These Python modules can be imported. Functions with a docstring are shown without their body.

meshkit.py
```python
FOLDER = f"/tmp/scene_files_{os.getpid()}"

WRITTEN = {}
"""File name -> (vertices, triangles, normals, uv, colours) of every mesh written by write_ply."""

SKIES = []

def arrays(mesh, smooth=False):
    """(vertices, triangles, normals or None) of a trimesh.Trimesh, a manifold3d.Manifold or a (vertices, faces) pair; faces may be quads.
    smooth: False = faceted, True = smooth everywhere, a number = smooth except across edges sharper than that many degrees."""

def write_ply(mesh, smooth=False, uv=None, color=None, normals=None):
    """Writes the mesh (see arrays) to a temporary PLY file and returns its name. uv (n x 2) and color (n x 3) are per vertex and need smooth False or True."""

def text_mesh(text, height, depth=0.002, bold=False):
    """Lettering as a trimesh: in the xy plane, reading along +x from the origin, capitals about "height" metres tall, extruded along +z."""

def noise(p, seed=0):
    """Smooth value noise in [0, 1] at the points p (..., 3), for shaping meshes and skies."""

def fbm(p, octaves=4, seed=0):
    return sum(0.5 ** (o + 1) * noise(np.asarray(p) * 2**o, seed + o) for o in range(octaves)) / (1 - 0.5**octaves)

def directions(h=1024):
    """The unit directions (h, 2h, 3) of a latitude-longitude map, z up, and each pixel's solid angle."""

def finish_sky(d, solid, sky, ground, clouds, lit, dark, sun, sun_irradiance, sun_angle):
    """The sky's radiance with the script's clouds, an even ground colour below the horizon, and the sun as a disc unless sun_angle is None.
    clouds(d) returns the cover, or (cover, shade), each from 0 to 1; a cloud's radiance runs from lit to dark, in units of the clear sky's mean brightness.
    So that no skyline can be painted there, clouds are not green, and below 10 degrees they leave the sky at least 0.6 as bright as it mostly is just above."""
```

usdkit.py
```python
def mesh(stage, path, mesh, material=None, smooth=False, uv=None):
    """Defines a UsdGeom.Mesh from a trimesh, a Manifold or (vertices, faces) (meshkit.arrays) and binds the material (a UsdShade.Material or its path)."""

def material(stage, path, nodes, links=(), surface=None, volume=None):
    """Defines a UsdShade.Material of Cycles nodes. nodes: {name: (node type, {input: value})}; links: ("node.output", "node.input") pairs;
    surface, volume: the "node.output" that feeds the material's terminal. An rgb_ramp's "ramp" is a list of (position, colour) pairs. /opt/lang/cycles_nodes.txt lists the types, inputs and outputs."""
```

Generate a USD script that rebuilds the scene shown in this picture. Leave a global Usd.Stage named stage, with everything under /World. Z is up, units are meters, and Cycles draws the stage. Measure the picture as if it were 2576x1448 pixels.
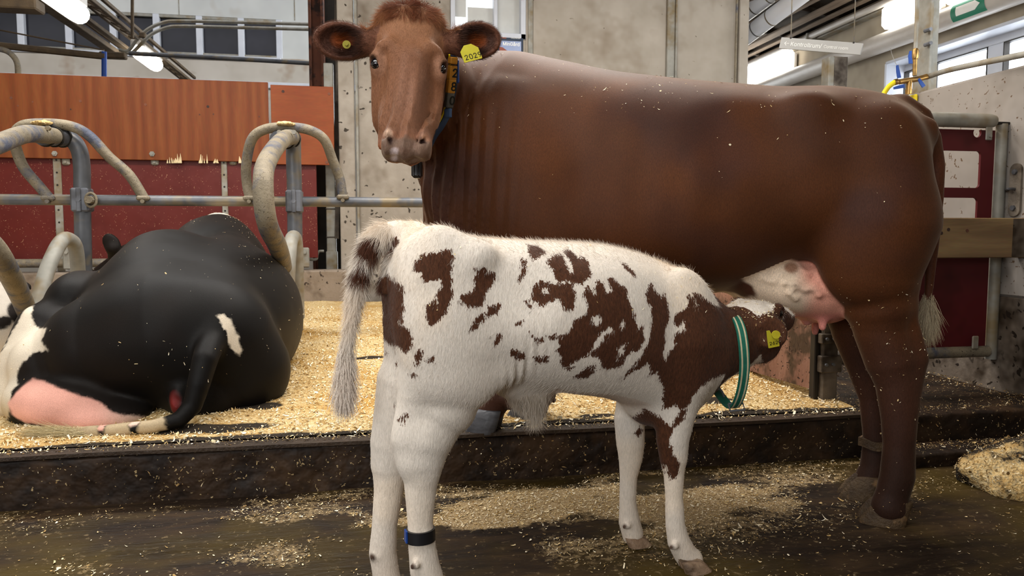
"""A red dairy cow nursing her calf in a cubicle barn, with a black cow lying in the stall on the left."""
import math
import numpy as np
import trimesh
import shapely.geometry as sg
from scipy.interpolate import PchipInterpolator
from pxr import Usd, UsdGeom, UsdLux, UsdShade, Gf, Sdf, Vt
import usdkit
import meshkit

stage = Usd.Stage.CreateInMemory()
UsdGeom.SetStageUpAxis(stage, "Z")
WORLD = UsdGeom.Xform.Define(stage, "/World")
UsdGeom.Scope.Define(stage, "/World/Looks")

# ------------------------------------------------------------------ camera
F, CX, CY, VH, H = 1850., 1288., 724., 585., .93       # focal length, centre and horizon in pixels of 2576x1448; eye height
A, PT = math.radians(10.5), math.atan((724 - 585) / 1850.)
CAM = np.array([0, 0, H])
_fw, _rt, _zz = np.array([math.sin(A), math.cos(A), 0]), np.array([math.cos(A), -math.sin(A), 0]), np.array([0, 0, 1.])
_f3, _u3 = math.cos(PT) * _fw - math.sin(PT) * _zz, math.sin(PT) * _fw + math.cos(PT) * _zz
cam = UsdGeom.Camera.Define(stage, "/World/camera")
cam.CreateHorizontalApertureAttr(36.0)
cam.CreateVerticalApertureAttr(36.0 * 1448 / 2576)
cam.CreateFocalLengthAttr(36.0 * F / 2576)
cam.CreateClippingRangeAttr(Gf.Vec2f(.05, 200))
cam.CreateFStopAttr(9.0)
cam.CreateFocusDistanceAttr(2.25)
cam.CreateExposureAttr(0.22)
_b = -_f3
cam.AddTransformOp().Set(Gf.Matrix4d(*_rt, 0, *_u3, 0, *_b, 0, *CAM, 1))

# ------------------------------------------------------------------ light: overcast daylight from the sky dome, and unseen area lights above and behind the view
dome = UsdLux.DomeLight.Define(stage, "/World/sky_light")
dome.CreateColorAttr(Gf.Vec3f(.93, .97, 1.0))
dome.CreateIntensityAttr(2.2)


def area_light(name, loc, aim, w, h, power, color=(1, .96, .9)):
    li = UsdLux.RectLight.Define(stage, "/World/" + name)
    li.CreateWidthAttr(w), li.CreateHeightAttr(h), li.CreateIntensityAttr(power), li.CreateColorAttr(Gf.Vec3f(*color))
    d = np.array(aim, float) - np.array(loc, float)
    d /= np.linalg.norm(d)
    r = np.cross(d, [0, 1, 0] if abs(d[2]) > .9 else [0, 0, 1])
    r /= np.linalg.norm(r)
    u = np.cross(r, d)
    li.AddTransformOp().Set(Gf.Matrix4d(*r, 0, *u, 0, *-d, 0, *map(float, loc), 1))
    return li


area_light("ridge_skylight", (-1.4, .8, 3.5), (-.5, 2.3, 0), 3.6, 1.6, 5.5, (1, .965, .91))  # out of view, high at front left, placed to light the animals
area_light("stall_lamp_row", (-.6, 4.4, 3.4), (-.6, 4.2, 0), 4.6, .7, 16, (1, .97, .93))  # out of view, placed to light the bedding and the boards
area_light("end_lamp_row", (2.6, 5.2, 3.4), (2.4, 6.0, 1.5), 2.0, .6, 4.5, (1, .96, .91))  # out of view, placed to light the back wall
area_light("front_window_strip", (-1.6, -2.3, 1.9), (-.4, 2.5, .7), 5.4, 1.3, 7.0, (.95, .98, 1))  # out of view behind the camera, placed to light the side of the calf
area_light("alley_lamp_row", (1.1, 3.2, 3.2), (1.1, 2.4, 1.2), 3.0, .35, 20, (1, .91, .80))  # out of view, placed to light the top of the red cow
area_light("far_aisle_lamp_row", (-4.2, 9.2, 5.0), (-4.2, 13, 2.4), 7.0, .5, 11, (.98, .98, 1))  # out of view, placed to light the far wall


# ------------------------------------------------------------------ survey: a pixel of the photograph's sight line met with a plane of the barn
def ray(u, v):
    return _f3 + _rt * (u - CX) / F + _u3 * (CY - v) / F


def at_z(u, v, z):
    r = ray(u, v); return CAM + r * (z - H) / r[2]


def at_y(u, v, y):
    r = ray(u, v); return CAM + r * y / r[1]


def at_x(u, v, x):
    r = ray(u, v); return CAM + r * x / r[0]


def at_d(u, v, d):
    r = ray(u, v); return CAM + r * d / (r @ _fw)


# ------------------------------------------------------------------ scene helpers
USED, LOC = {}, {}


def numbered(path):
    n = USED.get(path, 0)
    USED[path] = n + 1
    return path if n == 0 else f"{path}_{n:03d}"


def tag(prim, label=None, cat=None, group=None, kind=None):
    for k, v in (("label", label), ("category", cat), ("group", group), ("kind", kind)):
        if v:
            prim.SetCustomDataByKey(k, v)
    return prim


def thing(name, label, cat, loc=(0, 0, 0), group=None, kind=None):
    p = numbered("/World/" + name)
    x = UsdGeom.Xform.Define(stage, p)
    x.AddTranslateOp().Set(Gf.Vec3d(*map(float, loc)))
    LOC[p] = np.array(loc, float)
    tag(x.GetPrim(), label, cat, group, kind)
    return x.GetPrim()


def obj(name, mesh, mat, parent=None, label=None, cat=None, group=None, kind=None, smooth=35, prim=None):
    """One mesh prim; world coordinates in, stored relative to its thing."""
    base = str(parent.GetPath()) if parent is not None else "/World"
    p = numbered(base + "/" + name)
    root = "/".join(p.split("/")[:3])
    off = LOC.get(root, np.zeros(3)) if parent is not None else np.zeros(3)
    if isinstance(mesh, (list,)):
        mesh = trimesh.util.concatenate(mesh)
    v, f = (np.asarray(mesh[0], float), np.asarray(mesh[1])) if isinstance(mesh, tuple) else (np.array(mesh.vertices), np.array(mesh.faces))
    m = usdkit.mesh(stage, p, (v - off, f), MATS[mat] if isinstance(mat, str) else mat, smooth=smooth)
    for k, (val, typ) in (prim or {}).items():
        pv = UsdGeom.PrimvarsAPI(m).CreatePrimvar(k, typ, "vertex")
        pv.Set(Vt.Vec3fArray.FromNumpy(np.asarray(val, np.float32)) if np.ndim(val) == 2 else Vt.FloatArray.FromNumpy(np.asarray(val, np.float32)))
    tag(m.GetPrim(), label, cat, group, kind)
    return m.GetPrim()


COL, FLT = Sdf.ValueTypeNames.Color3fArray, Sdf.ValueTypeNames.FloatArray


# ------------------------------------------------------------------ shapes
def box(x0, x1, y0, y1, z0, z1, b=0.0):
    """A box with chamfered edges."""
    if b <= 0:
        m = trimesh.creation.box([x1 - x0, y1 - y0, z1 - z0])
        m.apply_translation([(x0 + x1) / 2, (y0 + y1) / 2, (z0 + z1) / 2])
        return m
    b = min(b, (x1 - x0) * .45, (y1 - y0) * .45, (z1 - z0) * .45)
    pts = []
    for sx in (0, 1):
        for sy in (0, 1):
            for sz in (0, 1):
                c = np.array([(x0, x1)[sx], (y0, y1)[sy], (z0, z1)[sz]])
                s = np.array([1 - 2 * sx, 1 - 2 * sy, 1 - 2 * sz])
                for k in range(3):
                    o = np.full(3, b); o[k] = 0
                    pts.append(c + s * o)
    return trimesh.convex.convex_hull(np.array(pts))


def obox(c, ex, ey, ez, sx, sy, sz, b=0.0):
    """A box at c with axes ex, ey, ez and sizes."""
    m = box(-sx / 2, sx / 2, -sy / 2, sy / 2, -sz / 2, sz / 2, b)
    T = np.eye(4); T[:3, 0], T[:3, 1], T[:3, 2], T[:3, 3] = ex, ey, ez, c
    m.apply_transform(T)
    return m


def spline(P, n=8):
    """Catmull-Rom through the points."""
    P = np.asarray(P, float)
    if len(P) < 3:
        return P
    Q = np.vstack([2 * P[0] - P[1], P, 2 * P[-1] - P[-2]])
    out = []
    for i in range(len(P) - 1):
        a, b, c, d = Q[i:i + 4]
        for t in np.linspace(0, 1, n, endpoint=False):
            out.append(.5 * ((2 * b) + (c - a) * t + (2 * a - 5 * b + 4 * c - d) * t * t + (3 * b - a - 3 * c + d) * t ** 3))
    return np.array(out + [P[-1]])


def tube(P, r, sides=16, n=8, curve=True, cap=True):
    """A round bar swept along points; r may be one radius or one per given point."""
    P = np.asarray(P, float)
    rr = np.broadcast_to(np.asarray(r, float), (len(P),))
    if curve and len(P) > 2:
        rr = spline(np.stack([rr, rr, rr], 1), n)[:, 0]
        P = spline(P, n)
    t = np.gradient(P, axis=0); t /= np.linalg.norm(t, axis=1, keepdims=True) + 1e-12
    a = np.cross(t[0], [0, 0, 1.0] if abs(t[0][2]) < .9 else [1.0, 0, 0]); a /= np.linalg.norm(a)
    V = []
    ang = np.arange(sides) * 2 * np.pi / sides
    for i in range(len(P)):
        a = a - t[i] * (a @ t[i]); a /= np.linalg.norm(a)
        b = np.cross(t[i], a)
        V.append(P[i] + rr[i] * (np.cos(ang)[:, None] * a + np.sin(ang)[:, None] * b))
    V = np.vstack(V)
    i, j = np.meshgrid(np.arange(len(P) - 1), np.arange(sides), indexing="ij")
    q = np.stack([i * sides + j, i * sides + (j + 1) % sides, (i + 1) * sides + (j + 1) % sides, (i + 1) * sides + j], -1).reshape(-1, 4)
    f = np.vstack([q[:, [0, 1, 2]], q[:, [0, 2, 3]]])
    if cap:
        k = len(V)
        V = np.vstack([V, P[:1], P[-1:]])
        j = np.arange(sides); e = (len(P) - 1) * sides
        f = np.vstack([f, np.stack([np.full(sides, k), (j + 1) % sides, j], 1), np.stack([np.full(sides, k + 1), e + j, e + (j + 1) % sides], 1)])
    return trimesh.Trimesh(V, f, process=False)


def cyl(a, b, r, sides=20):
    return tube([a, b], r, sides, curve=False)


def ribbon(P, N, w, th):
    """A flat strap: points, width directions N, width, thickness."""
    P, N = np.asarray(P, float), np.asarray(N, float)
    N = N / np.linalg.norm(N, axis=1, keepdims=True)
    t = np.gradient(P, axis=0); t /= np.linalg.norm(t, axis=1, keepdims=True) + 1e-12
    m = np.cross(t, N); m /= np.linalg.norm(m, axis=1, keepdims=True)
    ww = np.broadcast_to(np.asarray(w, float), (len(P),))[:, None]
    V = np.stack([P - N * ww / 2 - m * th / 2, P + N * ww / 2 - m * th / 2, P + N * ww / 2 + m * th / 2, P - N * ww / 2 + m * th / 2], 1).reshape(-1, 3)
    i, j = np.meshgrid(np.arange(len(P) - 1), np.arange(4), indexing="ij")
    q = np.stack([i * 4 + j, (i + 1) * 4 + j, (i + 1) * 4 + (j + 1) % 4, i * 4 + (j + 1) % 4], -1).reshape(-1, 4)
    f = np.vstack([q[:, [0, 1, 2]], q[:, [0, 2, 3]], [[0, 1, 2], [0, 2, 3]], [[len(V) - 4, len(V) - 2, len(V) - 3], [len(V) - 4, len(V) - 1, len(V) - 2]]])
    return trimesh.Trimesh(V, f, process=False)


def prism(poly, o, ex, ey, ez, depth):
    """A shapely outline (2D) as a slab: coordinates on ex, ey from o, thickness along ez."""
    ms = [trimesh.creation.extrude_polygon(g, depth, engine="earcut") for g in getattr(poly, "geoms", [poly])]
    m = trimesh.util.concatenate(ms)
    T = np.eye(4); T[:3, 0], T[:3, 1], T[:3, 2], T[:3, 3] = ex, ey, ez, o
    m.apply_transform(T)
    if np.linalg.det(T[:3, :3]) < 0:
        m.invert()
    return m


def lettering(text, h, o, ex, ey, depth=.0015, bold=False):
    m = meshkit.text_mesh(text, h, depth, bold)
    ez = np.cross(ex, ey)
    T = np.eye(4); T[:3, 0], T[:3, 1], T[:3, 2], T[:3, 3] = ex, ey, ez, o
    m.apply_transform(T)
    return m


def grid_mesh(x, y, zf):
    X, Y = np.meshgrid(x, y, indexing="ij")
    V = np.stack([X, Y, zf(X, Y)], -1).reshape(-1, 3)
    nx, ny = len(x), len(y)
    i, j = np.meshgrid(np.arange(nx - 1), np.arange(ny - 1), indexing="ij")
    q = np.stack([i * ny + j, (i + 1) * ny + j, (i + 1) * ny + j + 1, i * ny + j + 1], -1).reshape(-1, 4)
    return trimesh.Trimesh(V, np.vstack([q[:, [0, 1, 2]], q[:, [0, 2, 3]]]), process=False)


# ------------------------------------------------------------------ materials
MATS = {}


def mat(name, nodes, links, surface="p.BSDF", volume=None):
    MATS[name] = usdkit.material(stage, "/World/Looks/" + name, nodes, links, surface=surface, volume=volume)
    return MATS[name]


def plain(name, c1, c2=None, scale=6., rough=.6, bump=0., metallic=0., stretch=(1, 1, 1), speck=None, detail=3, bscale=None, spec=.22, dirt=None):
    """Two tones mixed by noise; optional bump, dark specks (colour, scale, threshold, width) and a large dirt tone (colour, scale, low, high)."""
    c2 = c2 or c1
    n = {"g": ("geometry", {}), "m": ("mapping", {"scale": stretch}), "n": ("noise_texture", {"scale": scale, "detail": detail, "roughness": .6}),
         "r": ("rgb_ramp", {"ramp": [(.3, c1), (.7, c2)]}), "p": ("principled_bsdf", {"roughness": rough, "metallic": metallic, "specular_ior_level": spec})}
    li = [("g.position", "m.vector"), ("m.vector", "n.vector"), ("n.fac", "r.fac")]
    out = "r.color"
    if dirt:
        c, s, lo, hi = dirt
        n["dn"] = ("noise_texture", {"scale": s, "detail": 3, "roughness": .7})
        n["dr"] = ("map_range", {"from_min": lo, "from_max": hi, "clamp": True})
        n["dm"] = ("mix", {"color2": c})
        li += [("g.position", "dn.vector"), ("dn.fac", "dr.value"), ("dr.result", "dm.fac"), (out, "dm.color1")]
        out = "dm.color"
    if speck:
        c, s, th, wd = speck
        n["sd"] = ("noise_texture", {"scale": s * .8, "detail": 2})
        n["sm"] = ("mix", {"mix_type": "linear_light", "fac": .06})
        n["sv"] = ("voronoi_texture", {"scale": s, "randomness": 1.0})
        n["sw"] = ("white_noise_texture", {})
        n["st"] = ("map_range", {"from_min": th + wd, "from_max": th, "clamp": True})
        n["sk"] = ("map_range", {"from_min": .55, "from_max": .6, "clamp": True})
        n["sx"] = ("math", {"math_type": "multiply"})
        n["sc"] = ("mix", {"color2": c})
        li += [("g.position", "sd.vector"), ("g.position", "sm.color1"), ("sd.color", "sm.color2"), ("sm.color", "sv.vector"), ("sv.distance", "st.value"), ("sv.color", "sw.vector"), ("sw.value", "sk.value"),
               ("st.result", "sx.value1"), ("sk.result", "sx.value2"), ("sx.value", "sc.fac"), (out, "sc.color1")]
        out = "sc.color"
    li.append((out, "p.base_color"))
    if bump >= .3:
        n["bn"] = ("noise_texture", {"scale": bscale or scale * 6, "detail": 2, "roughness": .65})
        n["b"] = ("bump", {"strength": bump, "distance": .01})
        li += [("m.vector", "bn.vector"), ("bn.fac", "b.height"), ("b.normal", "p.normal")]
    return mat(name, n, li)


def lamp_mat(name, color, strength):
    return mat(name, {"e": ("emission", {"color": color, "strength": strength})}, [], surface="e.emission")


def S(h):
    """sRGB hex to linear."""
    c = np.array([int(h[i:i + 2], 16) for i in (0, 2, 4)]) / 255.
    return tuple(np.where(c <= .04045, c / 12.92, ((c + .055) / 1.055) ** 2.4))


def wood(name, c1, c2, c3, scale, rough=.55, knots=True):
    """Grain along the axis that SCALE stretches least; scale is the mapping scale."""
    n = {"g": ("geometry", {}), "m": ("mapping", {"scale": scale}), "n": ("noise_texture", {"scale": 2.2, "detail": 5, "roughness": .6, "distortion": 1.6}),
         "w": ("wave_texture", {"scale": .55, "distortion": 9, "detail": 3, "detail_scale": 1.2}), "x": ("mix", {"fac": .25}), "r": ("rgb_ramp", {"ramp": [(.2, c1), (.5, c2), (.8, c3)]}),
         "f": ("noise_texture", {"scale": 30, "detail": 3}), "o": ("mix", {"mix_type": "overlay", "fac": .18}), "p": ("principled_bsdf", {"roughness": rough, "specular_ior_level": .2}),
         "b": ("bump", {"strength": .12, "distance": .003})}
    li = [("g.position", "m.vector"), ("m.vector", "n.vector"), ("m.vector", "w.vector"), ("n.color", "x.color1"), ("w.color", "x.color2"), ("x.color", "r.fac"), ("m.vector", "f.vector"),
          ("r.color", "o.color1"), ("f.color", "o.color2"), ("o.color", "p.base_color"), ("n.fac", "b.height"), ("b.normal", "p.normal")]
    return mat(name, n, li)


plain("concrete_wall", S("968d80"), S("a59c90"), 3.5, .8, .25, dirt=(S("7f7262"), 2.2, .52, .8), speck=(S("5c5347"), 13, .05, .06))
plain("concrete_low", S("857c70"), S("9f968a"), 4, .8, .3, dirt=(S("5f5040"), 2.5, .5, .75), speck=(S("3a332b"), 17, .2, .08))
plain("spotted_wall", S("827b74"), S("8e8780"), 3, .7, .2, speck=(S("54402e"), 30, .16, .12), dirt=(S("70685f"), 3, .5, .8))
plain("dirty_wall", S("70665c"), S("5a4e42"), 5, .8, .4, dirt=(S("2e2317"), 4, .42, .6), speck=(S("20170f"), 23, .25, .1))
plain("upper_wall", S("8f8576"), S("a39884"), 2, .8, .2, dirt=(S("776b5b"), 1.6, .45, .7))
plain("white_plaster", S("b4b6b4"), S("c6c7c4"), 1.2, .8, .05, dirt=(S("9a8a78"), 1.0, .6, .85))
plain("beige_plaster", S("a79f93"), S("b9b2a8"), 1.5, .8, .05, dirt=(S("8f7b66"), 1.4, .55, .7))
plain("lip_concrete", S("7d6f60"), S("8d8072"), 5, .85, .4, dirt=(S("55473a"), 4, .5, .7), speck=(S("3b3128"), 19, .2, .1))
plain("kerb_concrete", S("231810"), S("3b2a1b"), 5, .6, .8, dirt=(S("1a110b"), 6, .42, .6), bscale=22, speck=(S("9a8560"), 38, .16, .08))
plain("dark_mat", S("2a211a"), S("3d3127"), 8, .5, .5, bscale=60)
plain("window_frame_white", S("b9bcc4"), S("c6c9d0"), 3, .4)
plain("dark_pane", S("15161d"), S("23232c"), 1.5, .3, spec=.12)
plain("galvanised", S("7c7a72"), S("96938a"), 9, .5, .15, metallic=.1, dirt=(S("7a6a4f"), 5, .48, .68))
plain("steel_bare", S("585a60"), S("76787e"), 7, .42, .1, metallic=.3, dirt=(S("3d3a38"), 4, .5, .7))
plain("pipe_dirty", S("6a6152"), S("887d69"), 8, .62, .35, metallic=.15, dirt=(S("4f5360"), 6, .5, .66), speck=(S("3a3128"), 60, .2, .1))
plain("pipe_worn", S("4c4e53"), S("6c6d70"), 5, .42, .2, metallic=.25, dirt=(S("776b57"), 4, .5, .62))
plain("dark_steel", S("23201d"), S("34302b"), 6, .5, .2, metallic=.3)
plain("rust_column", S("5a3a2e"), S("7a4a36"), 4, .7, .3, dirt=(S("3a2b26"), 5, .5, .6))
plain("brown_tray", S("4c4034"), S("64543f"), 9, .7, .3)
plain("red_board", S("511913"), S("5d1e17"), 3, .45, .15, dirt=(S("5c221d"), 5, .45, .7), speck=(S("b58a6a"), 42, .12, .06))
plain("red_panel", S("4f171a"), S("571b1e"), 3, .5, .05, dirt=(S("35100f"), 3, .5, .75))
plain("pink_plank", S("7d5a4b"), S("93705f"), 6, .7, .5, stretch=(1, 1, .4), dirt=(S("4a3a2c"), 7, .44, .6), speck=(S("2e2118"), 40, .25, .15), bscale=50)
plain("post_grey", S("5b534a"), S("786e62"), 8, .65, .4, dirt=(S("33291f"), 5, .45, .65))
plain("white_duct", S("d9dbe0"), S("e4e6ea"), 3, .35)
plain("white_pipe", S("b3aca3"), S("c4bfb8"), 3, .35)
plain("sign_grey", S("9c9b98"), S("a4a3a0"), 3, .5)
plain("white_print", S("e6e6e2"), None, 3, .5)
plain("black_print", S("15130e"), None, 3, .5)
plain("brass", S("a5814a"), S("bd9458"), 12, .35, .1, metallic=.8, dirt=(S("6b5636"), 9, .5, .7))
plain("blue_plastic", S("1e3f86"), S("274c98"), 6, .4)
plain("yellow_plastic", S("d3bb16"), S("ddc722"), 6, .45)
plain("yellow_tag", S("aea226"), S("b8ae30"), 30, .45)
plain("yellow_button", S("7d7420"), S("887f28"), 30, .5)
plain("green_label", S("27755a"), S("2e7d62"), 5, .5)
plain("poster_dark", S("2a3444"), S("313b4a"), 5, .5)
plain("poster_sky", S("8a97b8"), S("98a4c2"), 3, .5)
plain("poster_red", S("8a4d3e"), S("7c4438"), 9, .5)
plain("poster_trees", S("34423c"), S("46534a"), 9, .5)
plain("orange_print", S("b8622c"), None, 3, .5)
plain("paper_grey", S("bcbcb8"), S("c6c6c2"), 6, .7)
plain("ceiling_dark", S("2a221b"), S("3a3027"), 6, .8, .3)
plain("ceiling_slat", S("6b5c4d"), S("8a7866"), 9, .7, .4, stretch=(3, .3, 3))
plain("cable_dark", S("2e2925"), S("4a4239"), 12, .7, .3)
wood("orange_ply", S("5f2d14"), S("703a1a"), S("7d4723"), (5.5, 1, .55))
wood("orange_ply_cross", S("713519"), S("7d3e1e"), S("854725"), (.8, 1, 5))
wood("pine_plank", S("5a4632"), S("776044"), S("8c7552"), (.8, .8, 9), .6)
lamp_mat("lamp_glow", (1.0, .96, .88), 9.0)
lamp_mat("glowing_pane", (.93, .97, 1.0), 1.5)  # emission on a window pane, standing in for daylight behind it
# window pane: clear for light, a faint reflection
mat("clear_pane", {"t": ("transparent_bsdf", {"color": (.97, .98, 1)}), "g": ("glossy_bsdf", {"roughness": .05}), "x": ("mix_closure", {"fac": .06})},
    [("t.BSDF", "x.closure1"), ("g.BSDF", "x.closure2")], surface="x.closure")

YK, YD, YB = 2.68, 4.8, 6.6            # kerb front, stall posts, back wall
EX, EY, EZ = np.eye(3)


def bed_z(x, y):
    """Height of the bedded lying surface."""
    p = np.stack([np.asarray(x) * 1.6, np.asarray(y) * 1.6, np.zeros_like(x) + .3], -1)
    q = np.stack([np.asarray(x) * 9, np.asarray(y) * 9, np.zeros_like(x) + 7.3], -1)
    r = np.clip((np.asarray(y) - 2.76) / .35, 0, 1)
    return .186 + .043 * np.clip(y - 2.7, 0, 9) + r * (.045 * (meshkit.fbm(p, 3, 5) - .4) + .022 * (meshkit.fbm(q, 3, 9) - .45))


# ------------------------------------------------------------------ the setting
mat("alley_floor", {"g": ("geometry", {}), "m": ("mapping", {"scale": (.55, 2.4, 1), "rotation": (0, 0, -.12)}), "n": ("noise_texture", {"scale": 3.2, "detail": 4, "roughness": .68, "distortion": .6}),
                    "r": ("rgb_ramp", {"ramp": [(.25, S("120b07")), (.45, S("21170f")), (.6, S("342618")), (.75, S("4f3d26"))]}),
                    "n2": ("noise_texture", {"scale": 1.7, "detail": 3, "roughness": .6}), "r2": ("map_range", {"from_min": .45, "from_max": .66, "clamp": True}),
                    "y": ("mix", {"color2": S("40320f")}), "da": ("attribute", {"attribute": "dust"}), "dv": ("noise_texture", {"scale": 38, "detail": 3, "roughness": .75}), "dx": ("math", {"math_type": "multiply_add", "value2": 2.0, "value3": -.95}), "dn": ("math", {"math_type": "add"}), "dm": ("map_range", {"from_min": .25, "from_max": .95, "clamp": True, "to_max": .85}), "du": ("mix", {"color2": S("b09770")}), "rr": ("map_range", {"from_min": .3, "from_max": .7, "to_min": .4, "to_max": .85}),
                    "bn": ("noise_texture", {"scale": 16, "detail": 3, "roughness": .7}), "b": ("bump", {"strength": .55, "distance": .012}), "p": ("principled_bsdf", {"specular_ior_level": .14})},
    [("g.position", "m.vector"), ("m.vector", "n.vector"), ("n.fac", "r.fac"), ("g.position", "n2.vector"), ("n2.fac", "r2.value"), ("r2.result", "y.fac"), ("r.color", "y.color1"), ("y.color", "du.color1"), ("da.fac", "dn.value1"), ("dv.fac", "dx.value1"), ("dx.value", "dn.value2"), ("dn.value", "dm.value"), ("dm.result", "du.fac"), ("g.position", "dv.vector"), ("du.color", "p.base_color"),
     ("n.fac", "rr.value"), ("rr.result", "p.roughness"), ("m.vector", "bn.vector"), ("bn.fac", "b.height"), ("b.normal", "p.normal")])


def floor_z(x, y):
    p = np.stack([np.asarray(x) * 2.2, np.asarray(y) * 7.0, np.zeros_like(x)], -1)
    return .012 * (meshkit.fbm(p, 4, 2) - .5)


def sstep(a, b, x):
    t = np.clip((x - a) / (b - a), 0, 1)
    return t * t * (3 - 2 * t)


def alley_density(x, y):
    p = np.stack([x * 3, y * 6, x * 0], -1)
    f = meshkit.fbm(p, 4, 51)
    c = np.exp(-(((x - .75) / .75) ** 2 + ((y - 2.36) / .22) ** 2)) * 3.2 + np.exp(-(((x - .15) / .6) ** 2 + ((y - 2.2) / .3) ** 2)) * .7 + .5 * np.exp(-((y - 2.62) / .05) ** 2) + .35 * np.exp(-(((x + .9) / .5) ** 2 + ((y - 2.2) / .3) ** 2))
    return (.05 + c) * sstep(.38, .62, f) + .012


gf = grid_mesh(np.linspace(-2.4, 3.1, 400), np.linspace(1.2, 2.72, 190), floor_z)
gfv = np.array(gf.vertices)
floor = thing("floor", "dark wet concrete alley floor with streaks of muck and shavings", "floor", kind="structure")
obj("slab", gf, "alley_floor", floor, smooth=True, prim={"dust": (np.clip(alley_density(gfv[:, 0], gfv[:, 1]) * .55, 0, 1), FLT)})
obj("slab", [box(-3.4, 3.4, -2.6, 1.2, -.1, 0), box(-3.4, -2.4, 1.2, 2.72, -.1, 0)], "alley_floor", floor)
obj("slab_far", box(-10, 5.1, -5, 15, -.25, -.03), "alley_floor", floor)

# kerb: a rough concrete upstand under the lying area, and the rubber mat on it
kz = .168


def rough_front(x0, x1, y, z0, z1, seed, amp=.012, top=.25):
    """A kerb with a worn, muck-caked front face and rounded arris."""
    nx = int((x1 - x0) / .012)
    prof = np.vstack([[(0, z) for z in np.linspace(z0, z1 - .012, 14)], [(.004, z1 - .004), (.014, z1)], [(t, z1) for t in np.linspace(.05, top, 5)]])
    X = np.linspace(x0, x1, nx)
    V = np.empty((nx, len(prof), 3))
    V[..., 0] = X[:, None]; V[..., 1] = y + prof[None, :, 0]; V[..., 2] = prof[None, :, 1]
    n1 = meshkit.fbm(V * [7, 7, 9], 4, seed); n2 = meshkit.fbm(V * [30, 30, 34], 3, seed + 3)
    V[..., 1] -= (amp * 2.4 * (n1 - .45) + amp * .9 * (n2 - .5)) * (prof[None, :, 0] < .02)
    V[..., 2] += .006 * (n1 - .5)
    m = len(prof)
    i, j = np.meshgrid(np.arange(nx - 1), np.arange(m - 1), indexing="ij")
    q = np.stack([i * m + j, (i + 1) * m + j, (i + 1) * m + j + 1, i * m + j + 1], -1).reshape(-1, 4)
    return trimesh.Trimesh(V.reshape(-1, 3), np.vstack([q[:, [0, 1, 2]], q[:, [0, 2, 3]]]), process=False)


kerb = thing("trim_1", "dark muck-caked concrete kerb along the front of the stalls", "kerb", kind="structure")
obj("kerb_face", rough_front(-3.4, 3.0, YK, -.02, kz, 3), "kerb_concrete", kerb, smooth=True)
obj("platform", box(-4.2, 3.0, YK + .1, YB + .1, -.02, kz - .012), "kerb_concrete", kerb)
step = thing("trim_2", "low dark step with shavings at the foot of the kerb on the right", "step", kind="structure")
obj("step_face", rough_front(1.98, 3.1, 2.515, -.02, .055, 8, .01, .2), "kerb_concrete", step, smooth=True)
NX = np.linspace(-3.3, 2.02, 170)
mt = np.stack([NX, YK - .012 + .014 * (meshkit.noise(np.stack([NX * 3, NX * 0, NX * 0], 1), 4) - .5), kz + .009 + .007 * (meshkit.noise(np.stack([NX * 2.2, NX * 0, NX * 0 + 5], 1), 6) - .5)], 1)
obj("rubber_mat", ribbon(mt + [0, .2, 0], np.tile(EY, (len(mt), 1)), .4, .013), "dark_mat", cat="mat", label="dark rubber stall mat whose worn edge shows along the top of the kerb")

# back concrete wall: panels between joints
def px_x(u, y=YB, v=300):
    return at_y(u, v, y)[0]


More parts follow.
